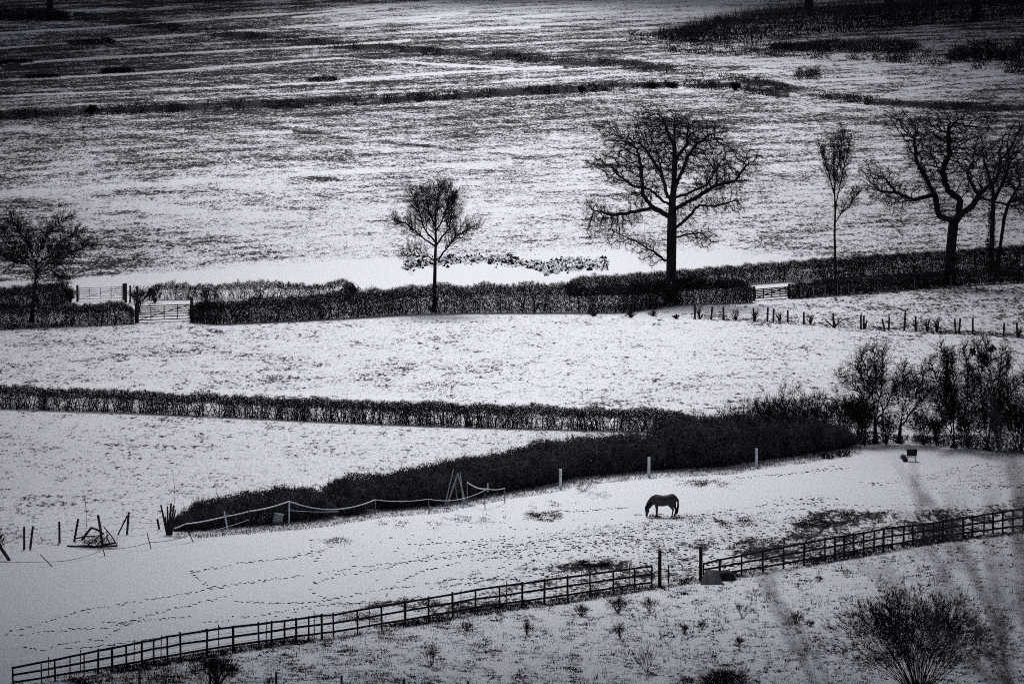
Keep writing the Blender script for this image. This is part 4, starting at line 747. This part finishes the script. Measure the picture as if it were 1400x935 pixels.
gate('low gate in the near lane hedge at the right, left of the low hedge', 1031, 411, 1079, 407, .95, 6, 'oldwood', .10)
for j, (x, y, h, lab) in enumerate(((172, 413, 26, 'stout dark post right of the metal gate'), (178, 414, 24, 'slimmer dark post next to the stout one by the metal gate'), (262, 440, 34, 'tall dark post at the right side of the bar gate'), (188, 441, 50, 'tall ivy-dark post between the two left gates'))):
    p = G(x, y); m = MB(); sqpost(m, p, h * mpp(p[1]), .22 if j != 1 else .14); tag(m.build('lane_post', M['oldwood']), lab, 'post', 'odd posts by the left gates')
shrub('hedge_shrub', 'bushy shrub around the tall post between the two left gates', (190, 428), 44, 46, 26, 180, .02, None, 3, .03)
shrub('hedge_shrub', 'ragged shrub at the right of the metal gate', (212, 414), 36, 30, 20, 181, .02, None, 3, .03)
shrub('hedge_shrub', 'thin bush in the lane just right of the bar gate', (282, 415), 50, 26, 20, 182, .02, None, 3, .03)
shrub('hedge_shrub', 'dark bush in the back hedge left of the round tree', (478, 408), 46, 24, 34, 183, .02, None, 3, .035)
shrub('hedge_shrub', 'small bush at the right end of the short back hedge by the metal gate', (96, 414), 22, 26, 26, 184, .02, None, 3, .035)
# pale marker posts by the brambles
for j, (x, yb, yt, lab) in enumerate(((766, 668, 641, 'pale round post at the bramble foot, leftmost of three'), (887, 652, 625, 'pale round post just above the horse, middle of three'), (1034, 639, 613, 'pale round post below the tallest brambles, rightmost of three'))):
    p = G(x, yb); m = MB(); path(m, [p - [0, 0, .1], at(x + .3, yt, p[1])], [.095, .09], 10); tag(m.build('marker_post', M['palewood'], smooth=False), lab, 'post', 'pale posts above the horse')
# electric tape fence
posts = [(73, 774, 55, 758), (144, 760, 138.6, 742), (207, 750, 201, 728), (265, 741, 253, 716), (312, 726, 306.5, 699), (342, 726, 339.5, 694), (395, 716, 395.5, 685)]
posts2 = [(513.5, 703, 513, 683), (587, 701, 586, 682), (639, 690, 638.5, 659), (663, 695, 663, 673), (690, 687, 690, 667)]
PT1 = [(G(a, b), at(c, d, G(a, b)[1])) for a, b, c, d in posts]; PT2 = [(G(a, b), at(c, d, G(a, b)[1])) for a, b, c, d in posts2]
root = empty('tape_fence', PT1[4][0], 'electric tape fence of thin leaning posts, white tape sagging in front of the brambles', 'fence')
for i, (a, b) in enumerate(PT1 + PT2):
    m = MB(); path(m, [a - [0, 0, .08], b], [.03, .026] if i not in (4, 6) else [.045, .04], 6); m.build('post', M['tape' if i in (4, 6) else ('midwood' if i > 6 else 'oldwood')], root)
def sag(m, a, b, s, r): t = np.linspace(0, 1, 9)[:, None]; Q = a + (b - a) * t; Q[:, 2] -= s * 4 * (t * (1 - t))[:, 0]; path(m, Q, r, 5, False)
m = MB(); k = lambda i, f_=1.0: PT1[i][0] + (PT1[i][1] - PT1[i][0]) * f_; k2 = lambda i, f_=1.0: PT2[i][0] + (PT2[i][1] - PT2[i][0]) * f_
st = at(238, 722, PT1[3][0][1]); sag(m, st, k(3), .03, .036); sag(m, k(3), k(4, .75), .05, .036); sag(m, k(4, .75), k(5, .85), .03, .036); sag(m, k(5, .85), k(6), .08, .036)
sag(m, k(6), k2(0), .55, .036); sag(m, k2(0), k2(1), .12, .02); mid = at(667, 668, PT2[3][0][1]); sag(m, k2(1), mid, .35, .02); sag(m, k2(2), mid, .15, .036); sag(m, mid, k2(4), .08, .022); path(m, [mid + [0, 0, .35], mid - [0, 0, .2]], .03, 5); m.build('tape', M['tape'], root)
m = MB(); sag(m, at(-20, 768, PT1[0][0][1]), k(0, .4), .02, .012); sag(m, k(0, .4), k(1, .5), .2, .014); sag(m, k(1, .5), k(2, .4), .1, .014); sag(m, k(2, .4), k(3, .4), .1, .016); m.build('lower_cord', M['oldwood'], root)
m = MB(); sag(m, k(3, .4), k(5, .5), .1, .012); sag(m, k(6, .6), at(463, 699, (PT1[6][0][1] + PT2[0][0][1]) / 2), .05, .016); sag(m, k2(1, .4), k2(3, .5), .15, .01); sag(m, k2(3, .5), k2(4, .5), .1, .012); m.build('lower_tape', M['tape'], root)
# wigwam of poles
b0 = G(622, 690); root = empty('pole_wigwam', b0, 'wigwam of leaning grey poles standing by the tape fence', 'poles')
for (xa, ya, xb, yb, r_, off) in ((611, 691, 626, 646, .05, 0), (608, 692, 620, 641, .045, .4), (637, 690, 626, 647, .055, .1), (634, 691, 629, 645, .04, -.4), (626, 689, 622, 660, .03, .5)):
    m = MB(); A = G(xa, ya); path(m, [A, at(xb, yb, b0[1] + off)], [r_, r_ * .7], 6); m.build('pole', M['polewood'], root)
# old broken wire fence, lower left
root = post_fence('old_fence', 'broken old wire fence with leaning dark posts at the lower left', [(33, 751, 33, 720), (41, 750, 45, 719), (81.5, 742, 81, 713), (101, 740, 107, 709), (173.5, 730, 176, 700), (218, 723, 215, 709)], (.25, .55, .85), 'oldwood', 'wire', 'wire fences', .14, .007)
m = MB(); A = G(161, 731); path(m, [A, at(174, 705, A[1])], .045, 6); m.build('brace', M['oldwood'], root)
m = MB(); A = G(13, 766); path(m, [A, at(-2, 744, A[1])], .1, 6); tag(m.build('leaning_post', M['oldwood']), 'thick leaning dark post by the bush at the left edge', 'post')
shrub('hedge_shrub', 'bare bush cut by the left edge beside the leaning post', (-4, 760), 52, 50, 18, 185, .018, None, 3, .02)
shrub('hedge_shrub', 'small bare bush before the lower left end of the rail fence', (297, 940), 96, 56, 40, 186, .018, None, 3, .024)
b0 = G(230, 731); root = empty('coppiced_stub', b0, 'cut stump of thick upright stems at the left tip of the brambles', 'stump'); m = MB()
for (xa, xb, yb, r_) in ((228, 220, 690, .07), (229, 229, 692, .07), (231, 234, 688, .08), (232, 238, 691, .07), (234, 240, 697, .06), (227, 226, 706, .06), (238, 236, 704, .06)): m.n; path(m, [b0 + [(xa - 230) * mpp(b0[1]) * .6, rng.normal() * .06, -.05], at(xb, yb, b0[1] + rng.normal() * .1)], [r_, r_ * .75], 7)
m.build('stems', M['oldwood'], root)
def sapling(label, pts, r0):
    b = G(*pts[0]); root = empty('sapling', b, label, 'sapling', 'thin saplings at the lower left'); P = [b] + [at(x, y, b[1]) for x, y in pts[1:]]
    m = MB(); path(m, P, np.linspace(r0, r0 * .35, len(P)), 5); m.build('stem', M['twig'], root)
    m = MB(); q = np.repeat(np.array(P[1:]), 6, 0); D = rng.normal(size=q.shape) * .6; D[:, 2] = .9; blades(m, q, D, rng.uniform(.15, .45, len(q)), .015); m.build('twigs', M['twig'], root)
sapling('thin bent sapling rising from the cut stump', [(231, 731), (234, 700), (239, 685), (239, 668), (236, 645)], .022)
sapling('thin straight sapling behind the broken heap of branches', [(115, 745), (118, 720), (118, 700), (116, 682), (114, 672)], .02)
sapling('tiny dark stem in the snow between the two left pale posts', [(804, 652), (804, 640)], .02)
# branch heap
b0 = G(128, 748); root = empty('branch_heap', b0, 'collapsed heap of old branches and boards by the broken fence', 'branch heap')
m = MB()
for (xa, ya, xb, yb, r_) in ((92, 749, 160, 746, .06), (95, 748, 126, 746, .05), (112, 738, 125, 721, .07), (124, 721, 142, 730, .06), (140, 750, 134, 704, .075), (104, 736, 130, 733, .04), (142, 720, 160, 745, .035), (138, 745, 158, 742, .05), (146, 725, 152, 746, .03), (130, 748, 150, 730, .03), (120, 745, 140, 728, .035)):
    A = at(xa, ya, b0[1] + random.uniform(-.4, .4)); B = at(xb, yb, b0[1] + random.uniform(-.4, .4)); A[2] = max(A[2], hgt(A[0], A[1]) + .03); path(m, [A, (A + B) / 2 + rng.normal(size=3) * .05, B], r_, 6)
m.build('branches', M['oldwood'], root)
m = MB(); n = 500; q = rng.normal(size=(n, 3)) * np.array([.55, .4, .16]) + b0 + [.2, 0, .3]; D = rng.normal(size=(n, 3)); D[:, 2] = np.abs(D[:, 2]) * .5; blades(m, q, D, .4, .025); m.build('twigs', M['twig'], root)
m = MB(); A = G(458, 703); B = G(491, 704); path(m, [A + [0, 0, .12], (A + B) / 2 + [0, 0, .15], B + [0, 0, .12]], [.12, .13, .1], 8); tag(m.build('fallen_log', M['oldwood']), 'fallen log lying by the tape fence under the gap in the brambles', 'log')
# lower edge stakes
xs = [(190.6, 936, 190.6, 914), (287, 940, 287, 919), (377.5, 940, 377.5, 918), (467, 944, 467, 923), (552, 948, 552, 927), (640, 952, 640, 931)]
post_fence('stake_fence', 'line of short stakes along the bottom edge below the rail fence', xs, (.6,), 'oldwood', 'wire', 'wire fences', .13)
for j, x in enumerate((66, 110, 183, 220, 262 + 37, 348, 412, 497, 553, 607, 633)):    # thin stakes behind the rails
    pass
xs = [(x, interp(FENCE_FOOT, x) - 6, x + random.uniform(-1, 1), interp(FENCE_TOP, x) - 6 + random.uniform(-2, 4)) for x in (66, 110, 183, 220, 299, 364, 430, 505, 553, 630, 692, 760, 796, 860)]
post_fence('stock_fence', 'thin wire fence standing just behind the left rail fence', xs, (.2, .4, .6, .8), 'oldwood', 'wire', 'wire fences', .05, .008)

# ------------------------------------------------------------------ odd things
b0 = G(376, 716); root = empty('feed_bin', b0, 'pale tilted box by the tape fence in front of the small bramble mound', 'box'); m = MB()
box(m, b0 + [.1, 0, 0], (.58, .5, .62), .2, .18, .92); m.build('bin_body', M['plastic'], root); m = MB(); box(m, b0 + [-.28, .1, 0], (.42, .5, .34), .2, -.5, .9); m.build('side_flap', M['darktarp'], root); m = MB(); box(m, b0 + [.22, 0, .615], (.6, .54, .05), .2, .18, 1); m.build('lid', M['snow'], root)
b0 = G(980, 795); root = empty('covered_heap', b0, 'heap under a grey and black tarpaulin beside the right gatepost', 'tarpaulin heap')
def lump(mb, c, sx, sy, sz, n=14, m_=6, seed=1):
    r = np.random.default_rng(seed); V = []; 
    for j in range(m_):
        f_ = j / (m_ - 1) * .5 * np.pi; 
        for i in range(n): t = i * 2 * np.pi / n; e = 1 + r.normal() * .07; ct, st_ = np.cos(t), np.sin(t); p = .55; V.append([np.sign(ct) * abs(ct) ** p * sx * np.cos(f_) ** .45 * e, np.sign(st_) * abs(st_) ** p * sy * np.cos(f_) ** .45 * e, sz * np.sin(f_) * e])
    F4 = [[j * n + i, j * n + (i + 1) % n, (j + 1) * n + (i + 1) % n, (j + 1) * n + i] for j in range(m_ - 1) for i in range(n)]; mb.add(np.array(V) + c, f4=F4)
m = MB(); lump(m, G(990, 792), .65, .6, .5, seed=3); m.build('dark_sheet', M['darktarp'], root)
m = MB(); A = G(973, 797); V = np.array([[-.65, -.6, 0], [.65, -.6, 0], [.62, .5, 0], [-.62, .5, 0], [-.33, -.1, .78], [.34, -.05, .72], [.3, .3, .7], [-.28, .3, .74]]); m.add(V + A, f4=[[0, 1, 5, 4], [1, 2, 6, 5], [2, 3, 7, 6], [3, 0, 4, 7], [4, 5, 6, 7]]); m.build('grey_sheet', M['tarp'], root)
m = MB(); path(m, [A + [-.35, -.62, 0], A + [-.3, -.13, .8]], .025, 5); path(m, [A + [.4, -.62, 0], A + [.33, -.08, .74]], .025, 5); m.build('poles', M['steel'], root)
b0 = G(1246, 631); k_ = mpp(b0[1]); root = empty('hay_feeder', b0, 'small dark box-backed feeder on a pale frame near the paddock corner trees', 'feeder')
m = MB(); box(m, b0 + [.03, .1, .38], (.62, .4, .42), 0, 0, 1.12); m.build('box', M['darktarp'], root)
for sx in (-.24, .27): m = MB(); path(m, [b0 + [sx, -.16, 0], b0 + [sx, -.14, .42]], .028, 6); m.build('leg', M['tape'], root); m = MB(); path(m, [b0 + [sx, .24, 0], b0 + [sx, .24, .42]], .028, 6); m.build('leg', M['tape'], root)
m = MB(); path(m, [b0 + [-.26, -.16, .33], b0 + [.29, -.16, .33]], .03, 6); m.build('crossbar', M['tape'], root); m = MB(); box(m, b0 + [-.38, 0, 0], (.22, .3, .42), .3, -.3, .9); m.build('side_board', M['oldwood'], root)
shrub('brash_pile', 'dark twigs lying left of the small feeder', (1236, 629), 24, 14, 16, 188, .02, None, 2, .03, levels=2)
shrub('brash_pile', 'snowy brash pile at the bramble foot, right of the rightmost pale post', (1128, 627), 40, 12, 30, 189, .02, None, 2, .035, levels=2)
shrub('brash_pile', 'low dark brash beside the snowy brash pile, nearer the trees', (1150, 624), 50, 12, 30, 190, .02, None, 2, .035, levels=2)
shrub('brash_pile', 'dry stalks in the snow between the two left pale posts', (797, 672), 70, 22, 22, 191, .008, None, 2, .012, levels=2)
# rough-ground shrubs at the bottom
for j, (x, y, w_, h_, n, lab) in enumerate(((1255, 952, 335, 172, 100, 'large fan-shaped bare bush in the bottom right corner'), (990, 952, 150, 50, 110, 'low dark bush cut by the bottom edge right of centre'), (848, 872, 24, 34, 20, 'dark upright weed clump on the rough ground, left of centre bottom'), (720, 866, 26, 26, 22, 'dark weed clump below the rail fence, farther left'), (638, 862, 26, 20, 20, 'small dark weed clump nearest the middle of the left fence'), (795, 842, 36, 24, 26, 'weed clump touching the rail fence left of the gatepost'), (845, 838, 50, 34, 34, 'largest weed clump at the fence just left of the gatepost'), (888, 835, 36, 28, 20, 'thin weed clump below the left gatepost'), (935, 866, 24, 22, 20, 'round dark weed clump below the tarpaulin heap'), (1088, 852, 34, 24, 24, 'weed clump on the rough ground left of the large bush'), (1108, 856, 22, 14, 20, 'flat weed clump next to the large bush'), (885, 918, 60, 46, 16, 'sparse tall stalks low in the middle of the rough ground'), (590, 910, 60, 40, 16, 'sparse tall stalks on the rough ground left of the middle'), (1015, 845, 50, 34, 12, 'thin stalk clump right of the tarpaulin heap'), (940, 940, 36, 26, 20, 'dark weed clump at the bottom edge left of the low bush'), (1120, 795, 16, 14, 14, 'lone small weed right of the tarpaulin heap near the fence'), (960, 860, 26, 16, 20, 'small weed tuft right of the round dark one'), (1010, 880, 26, 16, 18, 'weed tuft in the open snow above the low bush'))):
    shrub('bare_bush' if j < 2 else 'weed_clump', lab, (x, y), w_, h_, n, 200 + j, .016 if j < 2 else .009, 'weed clumps on the rough ground' if j > 1 else None, 3, .022 if j == 0 else .014, levels=4 if j == 0 else 2, mat='twig', curl=.1)

# ------------------------------------------------------------------ horse
def horse():
    b = G(909, 706.5); root = empty('horse', b, 'dark horse grazing with its head down in the middle of the snowy paddock', 'horse'); bx, by, bz = b
    import bmesh
    bm = bmesh.new()
    def ball(c, r):
        res = bmesh.ops.create_icosphere(bm, subdivisions=2, radius=1.0)
        for v in res['verts']: v.co = Vector((v.co.x * r[0] + c[0], v.co.y * r[1] + c[1], v.co.z * r[2] + c[2]))
    def chain(pts, step=.035):
        pts = [np.array(p, float) for p in pts]
        for a, c in zip(pts[:-1], pts[1:]):
            n = max(2, int(np.linalg.norm(c[:3] - a[:3]) / step))
            for i in range(n + 1):
                q = a + (c - a) * i / n; ball(q[:3], (q[3], q[4], q[3]))
    # barrel, croup, shoulder: x, y, z, r_in_plane, r_across
    chain([(.42, 0, 1.10, .33, .27), (.15, 0, 1.03, .33, .29), (-.15, 0, .985, .35, .31), (-.42, 0, 1.02, .345, .27), (-.58, 0, 1.06, .28, .21)])
    chain([(.42, 0, 1.13, .31, .26), (.55, 0, 1.08, .25, .2)])
    chain([(-.40, 0, 1.22, .16, .10), (-.56, 0, 1.2, .19, .12), (-.70, 0, 1.06, .25, .14), (-.89, 0, .85, .22, .12), (-1.03, 0, .63, .175, .1), (-1.09, 0, .53, .14, .09)])
    chain([(-1.09, 0, .53, .13, .09), (-1.08, 0, .38, .14, .09), (-1.09, 0, .25, .10, .07), (-1.11, 0, .13, .085, .06), (-1.11, 0, .08, .08, .055)])
    for s in (-1, 1):
        o = .03 if s > 0 else -.02
        chain([(-.52 + o, .13 * s, .98, .19, .10), (-.50 + o, .15 * s, .72, .105, .085), (-.49 + o, .15 * s, .45, .058, .055), (-.50 + o, .15 * s, .38, .06, .055), (-.49 + o, .15 * s, .16, .038, .038), (-.50 + o, .15 * s, .11, .05, .045), (-.53 + o, .15 * s, .03, .055, .05)])
        o = .10 if s > 0 else -.08
        chain([(.48, .13 * s, 1.02, .25, .13), (.42 + o, .16 * s, .80, .18, .11), (.50 + o, .16 * s, .60, .095, .075), (.58 + o, .16 * s, .47, .065, .055), (.54 + o, .16 * s, .3, .045, .042), (.52 + o, .16 * s, .12, .048, .045), (.48 + o, .16 * s, .03, .055, .05)])
        chain([(-1.13, .05 * s, .60, .03, .022), (-1.20, .06 * s, .66, .02, .016), (-1.24, .06 * s, .70, .01, .01)], .02)
        ball((-1.17, .065 * s, .40), (.025, .02, .025))
    me = bpy.data.meshes.new('body'); bm.to_mesh(me); bm.free(); tmp = bpy.data.objects.new('tmp', me); COL.objects.link(tmp)
    md = tmp.modifiers.new('r', 'REMESH'); md.mode = 'VOXEL'; md.voxel_size = .022; sm = tmp.modifiers.new('s', 'SMOOTH'); sm.factor = .6; sm.iterations = 6
    dg = bpy.context.evaluated_depsgraph_get(); m2 = bpy.data.meshes.new_from_object(tmp.evaluated_get(dg)); bpy.data.objects.remove(tmp)
    for v in m2.vertices:
        if v.co.z < 0: v.co.z = 0
    m2.name = 'body'; m2.materials.clear(); m2.materials.append(M['coat']); m2.polygons.foreach_set('use_smooth', np.ones(len(m2.polygons), bool))
    o = bpy.data.objects.new('body', m2); COL.objects.link(o); o.parent = root
    B = np.array(b); t = MB(); n = 260
    for i in range(n):
        a = rng.uniform(-1, 1); c = rng.uniform(-1, 1); P = [B + [.72, a * .03, 1.24], B + [.80 + .03 * c, a * .06, 1.05], B + [.80 + .05 * c, a * .08, .7], B + [.74 + .06 * c, a * .07, .3 + .1 * abs(a)], B + [.70 + .05 * c, a * .05, .16 + .15 * abs(a)]]
        path(t, P, [.012, .016, .016, .012, .004], 3, False)
    t.build('tail', M['hair'], root)
    t = MB(); spine = np.array([(-.50, 0, 1.37), (-.66, 0, 1.30), (-.84, 0, 1.12), (-1.0, 0, .90), (-1.16, 0, .68), (-1.20, 0, .6)])
    for i in range(240):
        s = rng.random() * 4.9; j = int(s); p = spine[j] * (1 - s + j) + spine[min(j + 1, 5)] * (s - j); y0 = -.03
        P = [B + p + [0, 0, -.01], B + p + [.0, -.09 - .02 * rng.random(), -.07], B + p + [.05 * rng.random(), -.12, -.17 - .1 * rng.random()]]; path(t, P, [.012, .012, .004], 3, False)
    t.build('mane', M['hair'], root)
    root.rotation_euler = (0, 0, 0)
horse()

# ------------------------------------------------------------------ out-of-focus saplings on the hillside near the camera
def near_sapling(label, Y, paths, seed):
    rs = np.random.default_rng(seed); x0 = at(paths[0][0][0], 935, Y)[0]; b = np.array([x0, Y, float(hgt(x0, Y))]); root = empty('hillside_sapling', b, label, 'sapling', 'blurred saplings near the viewer')
    m = MB(); t = MB()
    for p in paths:
        r0 = p[-1]; pts = [at(x, y, Y + rs.uniform(-.2, .2)) for x, y in p[:-1]]; foot = np.array([b[0] + rs.uniform(-.08, .08), Y, b[2] - .05]); mid = (foot + pts[0]) / 2 + np.array([(pts[0][0] - foot[0]) * .2, 0, 0])
        pts = [foot, mid] + pts; path(m, pts, np.linspace(r0 * 1.3, r0 * .55, len(pts)), 7)
        for q0, q1 in zip(pts[2:-1], pts[3:]):
            for _ in range(2):
                f_ = rs.random(); s0 = q0 + (q1 - q0) * f_; d = norm((q1 - q0)[None])[0] + rs.normal(size=3) * .45; path(t, [s0, s0 + d * .06, s0 + (d + [0, 0, .3]) * .13], [.003, .0025, .0015], 4)
    m.build('stems', M['twig'], root); t.build('twigs', M['twig'], root)
near_sapling('blurred close stems slanting over the snow left of the large bush', 15.5, [[(1125, 950), (1095, 900), (1070, 850), (1045, 800), (1032, 775), .0052], [(1140, 950), (1112, 890), (1085, 850), (1058, 812), (1052, 795), .004]], 1)
near_sapling('blurred close thick stems curving up right of the large bush', 14.5, [[(1385, 960), (1368, 900), (1352, 830), (1328, 770), (1300, 725), (1262, 672), .0065], [(1390, 960), (1372, 870), (1355, 800), (1352, 750), (1345, 700), .0052], [(1380, 960), (1340, 860), (1290, 790), (1262, 720), (1250, 665), .006], [(1378, 960), (1300, 870), (1225, 800), (1215, 775), .006]], 2)
near_sapling('blurred close stems at the right edge rising past the rail fence', 14, [[(1430, 960), (1415, 850), (1402, 740), (1392, 680), (1382, 630), .0068], [(1425, 960), (1400, 830), (1392, 770), (1378, 700), .0065], [(1440, 960), (1425, 800), (1398, 650), (1390, 630), .006]], 3)
